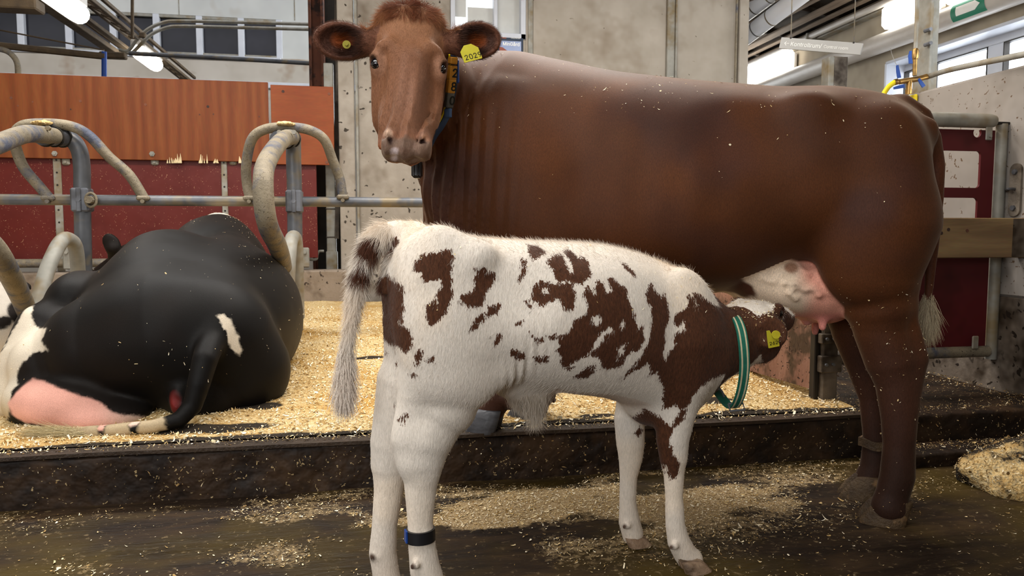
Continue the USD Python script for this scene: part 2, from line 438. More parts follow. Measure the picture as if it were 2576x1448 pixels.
wb = thing("wall_back", "grey precast concrete wall behind the standing cow", "wall", kind="structure")
wx = [px_x(852), px_x(894), px_x(1336), px_x(1674), px_x(1846), px_x(1879)]
wz0, wz1 = at_y(1150, 92, YB)[2], 4.2
wwx0, wwx1 = px_x(1135), px_x(1322)
obj("panel", box(wx[0], wx[1] - .006, YB - .03, YB + .2, .0, 4.2, .008), "concrete_low", wb)
obj("panel", box(wx[1] + .02, wwx0, YB, YB + .2, .0, 4.2, .006), "concrete_low", wb)
obj("panel", box(wwx0, wwx1, YB, YB + .2, .0, wz0, .004), "concrete_wall", wb)
obj("panel", box(wwx1, wx[2], YB, YB + .2, .0, 4.2, .004), "concrete_wall", wb)
obj("panel", box(wx[2] + .012, wx[3], YB, YB + .2, .0, 4.2, .008), "concrete_wall", wb)
obj("panel", box(wx[3] + .06, wx[4], YB, YB + .2, .0, 4.2, .008), "concrete_wall", wb)
obj("panel", box(wx[4] + .035, wx[5], YB, YB + .2, .0, 4.2, .008), "concrete_wall", wb)
obj("joint_post", [box(wx[3] - .005, wx[3] + .07, YB - .03, YB + .02, 0, 4.2, .006), box(wx[3] + .07, wx[3] + .085, YB - .045, YB + .02, 0, 4.2, .003)], "galvanised", wb)
obj("joint_strip", box(wx[2] - .03, wx[2] + .014, YB - .012, YB + .02, 0, 4.2, .004), "galvanised", wb)
obj("joint_gap", box(wx[4] - .004, wx[4] + .036, YB + .05, YB + .1, 0, 4.2), "dark_steel", wb)
obj("conduit", tube([(wx[1] + .015, YB - .02, .45), (wx[1] + .015, YB - .02, 4.2)], .012, 10, curve=False), "galvanised", wb)
obj("conduit", tube([(wx[4] - .012, YB - .03, 1.9), (wx[4] - .012, YB - .03, 2.28), (wx[4] - .005, YB - .03, 4.2)], .012, 8), "pipe_dirty", wb)

# window in the back wall: frosted lights that glow for the daylight behind, papers stuck on
w3 = thing("window_3", "bright window with grey papers stuck on it behind the cow's head", "window", kind="structure")
obj("pane", box(wwx0 + .03, wwx1 - .03, YB + .09, YB + .1, wz0 + .03, 4.1), "glowing_pane", w3, label="frosted pane that glows in place of daylight behind")
obj("window_frame", [box(wwx1 - .045, wwx1, YB - .01, YB + .12, wz0, 4.2, .004), box(wwx0, wwx1, YB - .01, YB + .12, wz0, wz0 + .05, .004), box(wwx0, wwx0 + .04, YB - .01, YB + .12, wz0, 4.2, .004)], "window_frame_white", w3)
for a, b, c, d in ((px_x(1143), px_x(1176), 36, -60), (px_x(1180), px_x(1243), 88, 10), (px_x(1252), px_x(1313), 82, -20)):
    obj("paper", box(a, b, YB + .07, YB + .074, at_y(1150, c, YB)[2], at_y(1150, d, YB)[2]), "paper_grey", w3)
obj("mullion", box(px_x(1243), px_x(1252), YB, YB + .1, wz0, 4.2, .004), "window_frame_white", w3)

# concrete lip at the head of the stalls
lz = at_y(600, 682, 6.35)[2]
obj("trim_3", box(-4.2, px_x(868, 6.35), 6.35, YB, 0, lz, .012), "lip_concrete", label="stained concrete lip at the head of the stalls", cat="concrete lip", kind="structure")

# far building wall with its strip of dark windows, upper left
YF = 13.0


def fx(u, v=80):
    return at_y(u, v, YF)[0]


fz = lambda u, v: at_y(u, v, YF)[2]
wf = thing("wall_far", "pale plastered far wall above the orange boards", "wall", kind="structure")
zt, zb = fz(350, 32), fz(350, 134)
xl, xr = -8.6, fx(702)
obj("wall_above", box(xl, fx(900), YF, YF + .2, zt, 7, 0), "white_plaster", wf)
obj("wall_below", box(xl, fx(900), YF - .06, YF + .2, 0, zb, .01), "beige_plaster", wf)
obj("wall_end", box(xr, fx(900), YF, YF + .2, zb, zt, 0), "white_plaster", wf)
obj("sill", box(xl, xr + .03, YF - .1, YF + .02, zb - .07, zb, .008), "window_frame_white", wf)
obj("ledge", box(xl, fx(900), YF - .12, YF, fz(350, 206) - .05, fz(350, 198), .01), "window_frame_white", wf)
for u in (452, 742):
    obj("panel_joint", box(fx(u) - .008, fx(u) + .008, YF - .004, YF, zt, 7), "galvanised", wf)
w1 = thing("window_1", "long strip of dark barn windows with pale mullions on the far wall", "window", kind="structure")
edges = [-8.6 + .3, fx(52), fx(172), fx(284), fx(393), fx(501), fx(606), xr]
for k in range(7):
    a, b = edges[k], edges[k + 1]
    obj("pane", box(a + .03, b - .03, YF + .08, YF + .1, zb + .02, zt - .02), "dark_pane", w1)
    obj("mullion", box(b - .05, b + .05, YF - .01, YF + .12, zb, zt, .008), "window_frame_white", w1)
obj("window_frame", [box(xl, xr, YF, YF + .12, zt - .05, zt, .006), box(xl, xr, YF, YF + .12, zb, zb + .05, .006)], "galvanised", w1)

# rust-brown column and galvanised post left of the concrete wall
obj("column", [box(at_y(776, 100, 9)[0], at_y(783, 100, 9)[0], 9, 9.2, 0, 5, .006), box(at_y(783, 100, 9)[0], at_y(815, 100, 9)[0], 9.08, 9.1, 0, 5), box(at_y(806, 100, 9)[0], at_y(815, 100, 9)[0], 9, 9.2, 0, 5, .006)],
    "rust_column", label="rust-brown steel column left of the concrete wall", cat="column")
obj("backing", box(at_y(815, 100, 9.3)[0], at_y(862, 100, 9.3)[0], 9.3, 9.34, 0, 5), "dark_steel", label="dark sheet added for the shade in the gap beside the rust-brown column", cat="sheet")  # dark sheet standing in for the shaded depth of the gap
gp = thing("galvanised_post", "pale galvanised square post in the gap beside the concrete wall", "post")
gx0, gx1 = at_y(818, 400, 6.75)[0], at_y(842, 400, 6.75)[0]
obj("post", box(gx0, gx1, 6.75, 6.83, lz - .1, at_y(830, 158, 6.75)[2], .006), "galvanised", gp)
obj("sleeve", box(gx0 - .008, gx1 + .008, 6.74, 6.84, lz - .1, at_y(830, 632, 6.75)[2], .006), "galvanised", gp)
for v in (526, 597):
    z = at_y(830, v, 6.75)[2]
    obj("cable_tie", box(gx0 - .004, gx1 + .004, 6.743, 6.834, z, z + .008), "cable_dark", gp)
obj("hinge", tube([at_y(p[0], p[1], 6.7) for p in ((775, 652), (795, 652), (798, 640), (803, 632), (815, 631))], .012, 8), "galvanised", gp)
cb = [at_y(u, v, 6.7) for u, v in ((846, -30), (845, 60), (848, 200), (844, 330), (847, 460), (845, 600))]
obj("cable_bundle", [tube([p + [o, 0, 0] for p in cb], .012, 8) for o in (0, .018)], "cable_dark", label="dark hanging cable bundle in the gap beside the concrete wall", cat="cable")
obj("dark_backdrop", box(at_y(797, 500, 7.2)[0], at_y(853, 500, 7.2)[0] + .1, 7.2, 7.24, 0, 1.75), "dark_steel", label="dark sheet added for the shade in the gap below the orange board", cat="sheet")  # dark sheet in place of the unlit space behind the gap

# right: upper wall with the window strip
XU, XL = 4.8, 3.0
KX = XU / 3.9                            # everything on the outer wall, read at its distance
hz = lambda z: H + (z - H) * KX
yw0, yw1, zw0, zw1 = 2.7, at_x(2226, 190, XU)[1], hz(1.5), hz(2.235)
wr = thing("wall_right", "beige concrete outer wall with pipes and lamps on the right", "wall", kind="structure")
obj("wall_lower", box(XU, XU + .35, 2.0, 14, 0, zw0), "upper_wall", wr)
obj("wall_upper", box(XU, XU + .35, 2.0, 14, zw1, 4.3), "upper_wall", wr)
obj("wall_pier", box(XU, XU + .35, yw1, 14, zw0, zw1), "upper_wall", wr)
obj("reveal", [box(XU - .004, XU + .3, yw0, yw1, zw1 - .012, zw1 + .02, .01), box(XU - .004, XU + .3, yw1 - .012, yw1 + .012, zw0, zw1, .01), box(XU - .004, XU + .3, yw0, yw1, zw0 - .02, zw0 + .01, .01)], "window_frame_white", wr)
w2 = thing("window_2", "white framed window strip, bright with daylight, above the spotted wall", "window", kind="structure")
XW = XU + .22
wy = lambda u, v: at_x(u, v, XW)[1]
panes = [(wy(2640, 60), wy(2531, 105)), (wy(2490, 115), wy(2352, 150)), (wy(2318, 165), wy(2280, 180))]
pz0, pz1 = zw0 + .05, at_x(2490, 118, XW)[2]
cuts = [yw0] + [t for p in panes for t in p] + [yw1]
fr = [box(XW - .02, XW + .06, yw0, yw1, pz1, zw1, .006), box(XW - .02, XW + .06, yw0, yw1, zw0, pz0, .006)]
for k in range(0, len(cuts), 2):
    if cuts[k + 1] - cuts[k] > .01:
        fr.append(box(XW - .02, XW + .06, cuts[k], cuts[k + 1], pz0, pz1, .006))
obj("window_frame", fr, "window_frame_white", w2)
for a, b in panes:
    obj("pane", box(XW + .02, XW + .026, a, b, pz0, pz1), "clear_pane", w2)
    obj("gasket", [box(XW - .022, XW + .03, a, a + .006, pz0, pz1), box(XW - .022, XW + .03, b - .008, b, pz0, pz1), box(XW - .022, XW + .03, a, b, pz1 - .008, pz1)], "dark_steel", w2)

# right: lower spotted partition wall
wl = thing("wall_side", "pale spotted concrete partition wall behind the red gate", "wall", kind="structure")
zl = 1.715
obj("wall_panel", box(XL, XL + .14, 2.2, 4.35, .62, zl, .012), "spotted_wall", wl)
obj("wall_foot", box(XL - .004, XL + .14, 2.2, 4.35, 0, .62, .004), "dirty_wall", wl)

# ceiling on the right: sloping dark deck with pale slats between ribs
cl = thing("ceiling", "dark slatted sloping ceiling on the right side of the barn", "ceiling", kind="structure")
CS = math.tan(math.radians(9))
cz = lambda x: hz(2.66) + .04 + (XU - x) * CS
ux = np.array([1, 0, -CS]) / math.hypot(1, CS); uz = np.cross(EX * 0 + ux, EY); uz = -uz if uz[2] < 0 else uz
y0, y1 = 2.2, 13.9
for k in range(24):
    x = XU - .06 - k * .17
    wdt = (.085, .06, .10, .05)[k % 4]
    obj("slat", obox(np.array([x, (y0 + y1) / 2, cz(x) - .01 - .012 * (k % 3)]), ux, EY, uz, wdt, y1 - y0, .022, .004), "ceiling_slat", cl)
obj("deck", obox(np.array([XU - 1.9, (y0 + y1) / 2, cz(XU - 1.9) + .07]), ux, EY, uz, 4.2, y1 - y0, .04), "ceiling_dark", cl)
for k in range(12):
    y = 4.6 + k * .8
    obj("batten", obox(np.array([XU - 1.9, y, cz(XU - 1.9) + .022]), ux, EY, uz, 4.2, .05, .05, .004), "ceiling_dark", cl)
obj("edge_beam", box(XU - .10, XU + .02, y0, y1, hz(2.622), hz(2.66), .008), "galvanised", cl)
# unseen roof over the stalls and the alley, shutting out the sky light
obj("roof_sheet", box(-9, 2.0, -2.7, 6.9, 4.25, 4.35), "ceiling_dark", cl)
obj("roof_sheet", box(-9, 2.0, 6.9, 14, 5.7, 5.8), "ceiling_dark", cl)
obj("roof_riser", box(-9, 2.0, 6.85, 6.95, 4.2, 5.8), "ceiling_dark", cl)
obj("side_wall", box(3.2, 3.4, -2.6, 2.2, 0, 3.7), "upper_wall", wr)  # out of view, blocks sky light to darken the right side
obj("roof_sheet", box(2.0, 5.6, -2.6, 2.2, 3.6, 3.7), "ceiling_dark", cl)
wn = thing("wall_near", "unseen barn wall behind the viewer, keeping out the sky light", "wall", kind="structure")  # out of view, blocks the dome light from behind the camera
obj("wall_panel", box(-5.2, 3.4, -2.7, -2.5, 0, 4.4), "beige_plaster", wn)
wlf = thing("wall_left", "unseen pale barn wall far to the left, keeping out the sky light", "wall", kind="structure")  # out of view, blocks the dome light from the left
obj("wall_panel", box(-5.3, -5.1, -2.7, 6.6, 0, 4.4), "beige_plaster", wlf)
obj("wall_panel", box(-8.9, -8.7, 6.6, 13.2, 0, 5.8), "beige_plaster", wlf)
obj("wall_panel", box(-8.9, -5.1, 6.5, 6.7, 0, 4.4), "beige_plaster", wlf)

# ------------------------------------------------------------------ boards at the head of the stalls
YO = 6.52


def board(name, u0, u1, vt, vb, y, th, m, label):
    a0, a1 = at_y(u0, vt[0], y), at_y(u1, vt[1], y)
    b0, b1 = at_y(u0, vb[0], y), at_y(u1, vb[1], y)
    zt_, zb_ = (a0[2] + a1[2]) / 2, (b0[2] + b1[2]) / 2
    t = thing(name, label, "board", ((a0[0] + a1[0]) / 2, y, zb_))
    obj("panel", box(a0[0], a1[0], y, y + th, zb_, zt_, .003), m, t)
    return t, a0[0], a1[0], zb_, zt_


o1, ox0, ox1, oz0, oz1 = board("plywood_board", -420, 674, (162, 212), (385, 411), YO, .018, "orange_ply", "long orange plywood board with upright grain above the red panels")
for u, v in ((28, 246), (202, 254), (366, 263), (523, 268), (45, 266), (178, 275), (345, 281), (502, 288), (652, 293), (82, 256), (380, 281), (537, 287)):
    c = at_y(u, v, YO); c[1] = YO - .001
    obj("knot", tube([c + [0, .003, 0], c - [0, .001, 0]], .011 if u in (28, 202, 366, 523) else .006, 10, curve=False), "rust_column", o1)
for u, v in ((138, 386), (383, 387)):
    c = at_y(u, v, YO)
    obj("bolt", [cyl(c, c - [0, .01, 0], .022, 6), cyl(c, c - [0, .018, 0], .011, 12)], "galvanised", o1)
rs = np.random.default_rng(3)
ch = []
for u in (421, 427, 433, 438, 443, 447, 451, 455, 503, 508, 514, 521, 540, 546, 604, 611, 655, 663, 668):
    c = at_y(u, 404, YO); c[1] = YO - .001; h = .012 + .05 * rs.random() ** 2; q_ = .004 + .012 * rs.random()
    ch.append(trimesh.Trimesh(np.array([c + [-q_, 0, -.02], c + [q_, 0, -.02], c + [rs.normal() * .006, 0, h], c + [-q_, .002, -.02], c + [q_, .002, -.02], c + [0, .002, h]]), [[0, 1, 2], [5, 4, 3], [0, 3, 4], [0, 4, 1], [1, 4, 5], [1, 5, 2], [2, 5, 3], [2, 3, 0]]))
plain("split_wood", S("c9b48a"), S("d8c6a0"), 40, .8)
obj("split_edge", ch, "split_wood", o1, kind="stuff", label="splintered pale lower edge")
o2, *_ = board("plywood_board", 680, 838, (213, 218), (412, 416), YO, .018, "orange_ply_cross", "short orange plywood board with wavy level grain beside the concrete wall")
for u, v in ((712, 230), (828, 236), (822, 408)):
    c = at_y(u, v, YO)
    obj("screw", cyl(c, c - [0, .003, 0], .012, 10), "rust_column", o2)

# red feed barrier: panels between flat posts, on a pipe
rb0 = at_y(0, 653, 6.56)[2]
rtop = oz0 + .05
xs = [at_y(u, 500, 6.56)[0] for u in (-420, 139, 156, 560, 572, 797)]
rb = thing("feed_barrier", "red boarded feed barrier with flat grey posts at the head of the stalls", "barrier", (xs[2], 6.56, rb0))
for a, b in ((xs[0], xs[1]), (xs[2], xs[3]), (xs[4], xs[5])):
    obj("panel", box(a, b, 6.565, 6.59, rb0, rtop, .004), "red_board", rb)
for a, b in ((xs[1], xs[2]), (xs[3], xs[4])):
    p = obj("post", box(a - .004, b + .004, 6.55, 6.6, rb0 - .1, rtop + .02, .005), "galvanised", rb)
    for k in range(9):
        c = np.array([(a + b) / 2, 6.55, rb0 + .1 + k * .1])
        obj("bolt_hole", cyl(c + [0, .002, 0], c - [0, .002, 0], .008, 8), "dark_steel", p)
for u in (165, 389, 586, 772):
    c = at_y(u, 407, 6.55)
    obj("bracket", [box(c[0] - .03, c[0] + .03, 6.545, 6.57, c[2] - .025, c[2] + .06, .01), cyl(c, c - [0, .012, 0], .012, 8)], "galvanised", rb)
pz = at_y(400, 660, 6.45)[2]
obj("bottom_pipe", tube([(xs[0], 6.47, pz), (at_y(762, 658, 6.47)[0], 6.47, pz)], .035, 16), "pipe_dirty", rb)
for u in (172, 768):
    c = at_y(u, 640, 6.45)
    obj("hanger", [box(c[0] - .035, c[0] + .035, 6.42, 6.44, pz - .05, c[2] + .06, .012), cyl((c[0], 6.42, c[2] + .02), (c[0], 6.40, c[2] + .02), .014, 8)], "galvanised", rb)

# ------------------------------------------------------------------ stall dividers and the neck rail
def Y(pts):
    """Photograph points with the distance of each: (u, v, y)."""
    return [at_y(*p) for p in pts]


nz = at_y(500, 505, YD)[2]
nr = thing("neck_rail", "long horizontal grey neck rail clamped to the stall posts", "rail", (-1., YD, nz))
obj("rail", tube([(-3.6, YD, nz), (.62, YD, nz)], .032, 18), "pipe_worn", nr)


def clamp(parent, x, name="clamp"):
    obj(name, [box(x - .05, x + .05, YD - .052, YD + .05, nz - .07, nz + .07, .01), box(x - .012, x + .012, YD - .066, YD - .05, nz - .07, nz + .07, .004), cyl((x, YD - .05, nz), (x, YD - .07, nz), .014, 6)], "steel_bare", parent)


def divider(label, post, head, loop, arch, joint, lower, tops, bolts, r=.046):
    t = thing("stall_divider", label, "stall divider", Y([post[-1]])[0])
    obj("post", tube(Y(post), r, 20, 6), "pipe_worn", t)
    obj("divider_loop", tube(Y(loop), r * 1.02, 22, 8), "pipe_dirty", t)
    obj("arch", tube(Y(arch), .03, 18, 8), "pipe_dirty", t)
    obj("lower_hoop", tube(Y(lower), r * .86, 18, 8), "galvanised", t)
    j = Y(joint)
    d = (j[1] - j[0]) / np.linalg.norm(j[1] - j[0])
    J = obj("joint_clamp", [cyl(j[0], j[1], r * 1.14, 22)], "steel_bare", t)
    for k in range(3):
        c = j[0] + (j[1] - j[0]) * (.15 + .35 * k)
        obj("u_bolt", cyl(c - d * .007, c + d * .007, r * 1.3, 22), "dark_steel", J)
    for p in Y(bolts):
        obj("bolt_head", cyl(p, p - [0, .02, 0], .014, 6), "galvanised", J)
    for a in (Y([arch[0]])[0], Y([arch[-1]])[0]):
        obj("end_plate", [obox(a + [0, -.01, .01], EX, EY, EZ, .075, .09, .03, .01), cyl(a - [.0, .06, .01], a + [0, .05, -.01], .012, 8)], "pipe_dirty", t)
    clamp(t, Y([post[-2]])[0][0])
    top = Y(tops)
    return t, top


d2, top2 = divider("galvanised stall divider right of the lying black cow, with a heaped top joint",
    [(738, 352, YD), (739, 420, YD), (741, 503, YD), (744, 830, YD)], None,
    [(735, 345, 4.72), (716, 348, 4.5), (690, 375, 4.1), (668, 415, 3.75), (662, 455, 3.6), (665, 520, 3.55), (676, 572, 3.6), (698, 618, 3.85), (712, 665, 4.3), (718, 720, 4.65), (721, 800, 4.78)],
    [(630, 503, YD), (621, 460, YD), (620, 410, YD - .02), (634, 350, YD - .06), (668, 325, YD - .08), (722, 320, YD - .08), (775, 326, YD - .08), (815, 350, YD - .06), (836, 400, YD - .02), (855, 450, YD), (863, 500, YD)],
    [(700, 352, 4.55), (737, 348, 4.8)],
    [(722, 760, 4.3), (728, 640, 4.42), (735, 598, 4.55), (745, 610, 4.68), (748, 700, 4.74), (750, 800, 4.76)],
    [(721, 318, YD - .1)], [(703, 333, 4.5), (740, 333, 4.5)])
d1, top1 = divider("galvanised stall divider left of the lying black cow, its loop running out of frame",
    [(150, 345, YD), (178, 350, YD), (198, 375, YD), (206, 420, YD), (207, 503, YD), (212, 760, YD)], None,
    [(150, 345, 4.76), (100, 338, 4.5), (60, 338, 4.3), (0, 360, 4.0), (-75, 395, 3.7), (-110, 470, 3.5), (-70, 560, 3.45), (-10, 630, 3.55), (25, 690, 3.75), (52, 745, 4.0), (75, 800, 4.3), (100, 850, 4.5)],
    [(128, 503, YD), (100, 470, YD), (62, 425, YD - .02), (44, 385, YD - .03), (36, 345, YD - .06), (58, 316, YD - .08), (120, 311, YD - .08), (180, 318, YD - .08), (225, 342, YD - .06), (275, 395, YD - .04), (325, 440, YD - .02), (365, 503, YD)],
    [(105, 342, 4.6), (165, 346, 4.8)],
    [(88, 800, 4.2), (112, 700, 4.3), (135, 640, 4.4), (155, 606, 4.5), (172, 601, 4.58), (190, 622, 4.66), (197, 690, 4.74), (198, 760, 4.78)],
    [(110, 316, YD - .1)], [(88, 323, 4.5), (123, 323, 4.5)])
pc = at_y(232, 503, YD - .04)
obj("pipe_clamp", [tube([pc + [.03 * math.cos(t), -.02, .04 * math.sin(t)] for t in np.linspace(0, 6.3, 12)], .008, 8), cyl(pc + [0, -.06, 0], pc + [0, .04, 0], .022, 10)], "pipe_dirty", nr)

# ------------------------------------------------------------------ overhead, upper left: tray, lamps, conduits
TX = at_y(354, 112, 10.)


def yline(u, v):
    """The height and side of a member running along the barn, read where it stands 10 m off."""
    p = at_y(u, v, 10.); return p[0], p[2]


tr = thing("cable_truss", "dusty brown lattice truss running over the stalls at upper left", "truss", (TX[0], 10, TX[2]))
x, z = TX[0], TX[2]
for dx, dz in ((-.09, .05), (.09, -.02), (.0, .16)):
    obj("chord", box(x + dx - .02, x + dx + .02, 5.5, 12.8, z + dz - .02, z + dz + .02, .004), "brown_tray", tr)
for k in range(24):
    ya = 5.6 + k * .3
    obj("brace", cyl((x - .09, ya, z + .05), (x + .09, ya + .15, z - .02), .012, 6), "brown_tray", tr)
    obj("brace", cyl((x + .09, ya + .15, z - .02), (x - .09, ya + .3, z + .05), .012, 6), "brown_tray", tr)
bx, bz = yline(285, 130)
obj("tray", [box(bx - .06, bx + .06, 5.2, 10.3, bz - .03, bz + .03, .006), box(bx + .1, bx + .17, 5.2, 10.3, bz + .04, bz + .08, .006), box(bx + .02, bx + .05, 5.2, 10.3, bz + .07, bz + .1, .004)],
    "brown_tray", label="dark brown cable tray beside the lattice truss at upper left", cat="cable tray")


def tube_lamp(label, x, z, y0, y1, r=.055):
    t = thing("fluorescent_lamp", label, "lamp", (x, y0, z), "fluorescent lamps of the barn")
    ys = [y0, y0 + .02, y0 + .08, (y0 + y1) / 2, y1 - .08, y1 - .02, y1]
    obj("diffuser", tube([(x, q, z) for q in ys], [r * .5, r * .8, r, r, r, r * .8, r * .5], 14, 3), "lamp_glow", t)
    obj("housing", box(x - r * .9, x + r * .9, y0 + .02, y1 - .02, z + r * .6, z + r * 1.5, .01), "white_pipe", t)
    return t


def lamp_between(label, u0, v0, u1, v1, ya, yb, r):
    a, b = at_y(u0, v0, ya), at_y(u1, v1, yb)
    return tube_lamp(label, (a[0] + b[0]) / 2, (a[2] + b[2]) / 2, ya, yb, r)


def solve_y(u, v, x):
    return at_x(u, v, x)[1]


lx = at_y(395, 170, 10.6)[0]
tube_lamp("glowing fluorescent lamp under the truss just above the orange board", lx, at_y(395, 165, 10.6)[2], solve_y(345, 133, lx), 10.6, .09)
lx = at_y(200, 42, 7.0)[0]
tube_lamp("glowing fluorescent lamp at the top left of the picture", lx, at_y(200, 36, 7.0)[2], 5.0, 7.0, .085)
for dv, uu in ((0, 0), (13, 8)):
    obj("conduit", tube([at_y(*p, 9.6) for p in ((300 + uu, 125 + dv * .3), (322 + uu, 128 + dv * .4), (345 + uu, 100 + dv), (372 + uu, 74 + dv), (410 + uu, 57 + dv), (450 + uu, 53 + dv), (600, 56 + dv), (812, 62 + dv))], .02, 10), "galvanised",
        label=("upper" if dv == 0 else "lower") + " of the two bent conduits in front of the far windows", cat="conduit")
obj("pipe", tube([at_y(*p, 9.4) for p in ((325, 134), (560, 146), (825, 162))], .026, 12), "pipe_worn", label="dark blue-grey pipe below the far windows", cat="pipe")
obj("beam", tube([at_y(*p, 8.5) for p in ((-60, 108), (265, 142))], .035, 8), "brown_tray", label="dusty brown beam below the far windows at upper left", cat="beam")
obj("cable", tube([at_y(*p, 8.6) for p in ((-40, 68), (100, 95), (262, 126))], .008, 8), "brown_tray", label="thin dusty cable sagging across the far windows", cat="cable")
obj("rod", tube([at_y(*p, 9.0) for p in ((333, -40), (333, 96))], .018, 8, curve=False), "brown_tray", label="upright hanger rod in front of the far windows", cat="rod")
obj("post", tube([at_y(*p, 8.5) for p in ((262, 130), (262, 240))], .026, 12, curve=False), "blue_plastic", label="short blue post behind the orange board", cat="post")
obj("pipe", tube([at_y(*p, 7.5) for p in ((-40, 118), (10, 126), (32, 140), (44, 162), (46, 200))], .025, 12), "pipe_dirty", label="bent dusty pipe at the left edge above the orange board", cat="pipe")
for c_, sz_, lb_ in ((at_y(285, 140, 9.3), (.28, .1, .07), "dusty junction box where the brown beam meets the cable tray"), (at_y(358, 88, 9.55), (.07, .03, .07), "small pale junction box on the bent conduits"), (at_y(30, 12, 7.2), (.45, .2, .1), "dusty box at the top left corner of the picture")):
    obj("junction_box", obox(c_, EX, EY, EZ, *sz_, .012), "brown_tray", label=lb_, cat="junction box")

# ------------------------------------------------------------------ back wall: poster below the window
py = YB - .012
pa, pb = at_y(1228, 92, py), at_y(1316, 146, py)
po = thing("calendar", "dark blue farm calendar hanging under the bright window", "calendar", (pa[0], py, pb[2] - .2))
obj("sheet", box(pa[0], pb[0], py, py + .01, pb[2] - .25, pa[2], .001), "poster_dark", po)
q0, q1 = at_y(1256, 102, py), at_y(1311, 140, py)
obj("picture", box(q0[0], q1[0], py - .002, py + .002, pb[2] - .12, q0[2]), "poster_sky", po)
hills = sg.Polygon([(0, 0), (.19, 0), (.19, .035), (.17, .03), (.15, .05), (.13, .035), (.11, .055), (.095, .035), (.08, .05), (.06, .045), (.03, .075), (0, .085)])
hz = at_y(1280, 133, py)[2]
obj("tree_line", prism(hills, (q0[0], py - .0025, hz - .04), EX, EZ, -EY, .001), "poster_trees", po)
obj("farmhouse", prism(sg.Polygon([(0, 0), (.07, 0), (.075, .025), (.03, .055), (0, .06)]), (q0[0], py - .004, hz - .01), EX, EZ, -EY, .001), "poster_red", po)
obj("title", lettering("MinGård", .028, (at_y(1264, 117, py)[0], py - .003, at_y(1264, 114, py)[2]), EX, EZ, .001, True), "white_print", po)
obj("heading", lettering("KALENDER", .012, (at_y(1285, 97, py)[0], py - .001, at_y(1285, 97, py)[2]), EX, EZ, .001), "white_print", po)
obj("heading", lettering("ÅKER", .012, (at_y(1262, 97, py)[0], py - .001, at_y(1262, 97, py)[2]), EX, EZ, .001), "orange_print", po)

# ------------------------------------------------------------------ right: pipes, lamps, ducts, sign
def xz(u, v, x):
    p = at_x(u, v, x); return p[1], p[2]


p0, p1 = at_x(2480, 33, XU - .1), at_x(2100, 136, XU - .1)
wz = (p0[2] + p1[2]) / 2
wp = thing("wall_pipe", "fat white pipe running along the right wall with a green label", "pipe", (XU - .1, 4, wz))
obj("pipe", tube([(XU - .1, 2.3, wz), (XU - .1, 12.5, wz)], .088, 20), "white_pipe", wp)
gy = at_x(2436, 46, XU - .17)[1]
lb = [(XU - .1 - .09 * math.cos(t), wz + .09 * math.sin(t)) for t in np.linspace(-.9, .75, 9)]
g_ = np.array([[(x_, gy - .17, z_), (x_, gy + .17, z_)] for k, (x_, z_) in enumerate(lb)])
obj("green_label", trimesh.Trimesh(g_.reshape(-1, 3), np.vstack([[[2 * k, 2 * k + 1, 2 * k + 3], [2 * k, 2 * k + 3, 2 * k + 2]] for k in range(8)]), process=False), "green_label", wp, label="green flow label with a white field")
g2 = np.array([[(XU - .1 - .0915 * math.cos(t), gy - .075 - .055 * (1 - abs(t + .05) / .4), wz + .0915 * math.sin(t)), (XU - .1 - .0915 * math.cos(t), gy + .115, wz + .0915 * math.sin(t))] for t in np.linspace(-.45, .35, 7)])
obj("label_field", trimesh.Trimesh(g2.reshape(-1, 3), np.vstack([[[2 * k, 2 * k + 1, 2 * k + 3], [2 * k, 2 * k + 3, 2 * k + 2]] for k in range(6)]), process=False), "white_print", wp)
rz = [(at_x(2255, 8, XU - .3)), at_x(1885, 185, XU - .2)]
tp2 = thing("ceiling_pipe", "thin pale pipe under the ceiling edge above the wall lamps", "pipe", (XU - .16, 4, wz + .335))
obj("pipe", tube([(XU - .16, 3.0, wz + .335), (XU - .16, 12.5, wz + .335)], .03, 14), "white_pipe", tp2)
for y_ in np.arange(4.2, 12, 1.6):
    obj("bracket", box(XU - .2, XU + .01, y_ - .015, y_ + .015, wz + .30, wz + .372, .004), "galvanised", tp2)


def wall_lamp(label, u0, v0, u1, v1, h=.1):
    a, b = at_x(u0, v0, XU - .12), at_x(u1, v1, XU - .12)
    ya, yb = sorted((a[1], b[1])); z_ = wz + .20
    t = thing("fluorescent_lamp", label, "lamp", (XU - .12, ya, z_), "fluorescent lamps of the barn")
    obj("diffuser", box(XU - .19, XU - .06, ya, yb, z_ - h, z_ + h, .035), "lamp_glow", t)
    obj("backplate", box(XU - .07, XU - .02, ya + .03, yb - .03, z_ - h * .7, z_ + h * .7, .01), "white_pipe", t)
    return t


wall_lamp("glowing wall lamp beside the hanging sign, over the cow's back", 1990, 140, 1800, 185, .115)
wl2 = wall_lamp("glowing wall lamp left of the tall galvanised post", 2228, 66, 2362, 25, .105)
wall_lamp("glowing wall lamp at the top right corner of the picture", 2385, 20, 2750, -80, .11)

for k, (a, b, r) in enumerate((((1842, -8, 7.9), (1946, -86, 7.4), .075), ((1846, 56, 7.9), (1950, -22, 7.4), .085), ((1850, 112, 7.9), (1954, 34, 7.4), .085))):
    A_, B_ = at_d(*a), at_d(*b)
    d = (B_ - A_) / np.linalg.norm(B_ - A_)
    t = thing("ventilation_duct", ("uppermost", "middle", "lowest")[k] + " white ventilation duct at the corner of the concrete wall", "duct", A_)
    obj("duct", cyl(A_ - d * 1.0, B_ + d * .5, r, 24), "white_duct", t)
    for q in (.0, .2, .42):
        c = A_ + (B_ - A_) * (.2 + q * 1.6)
        obj("strap", cyl(c - d * .006, c + d * .006, r * 1.025, 24), "pipe_worn", t)

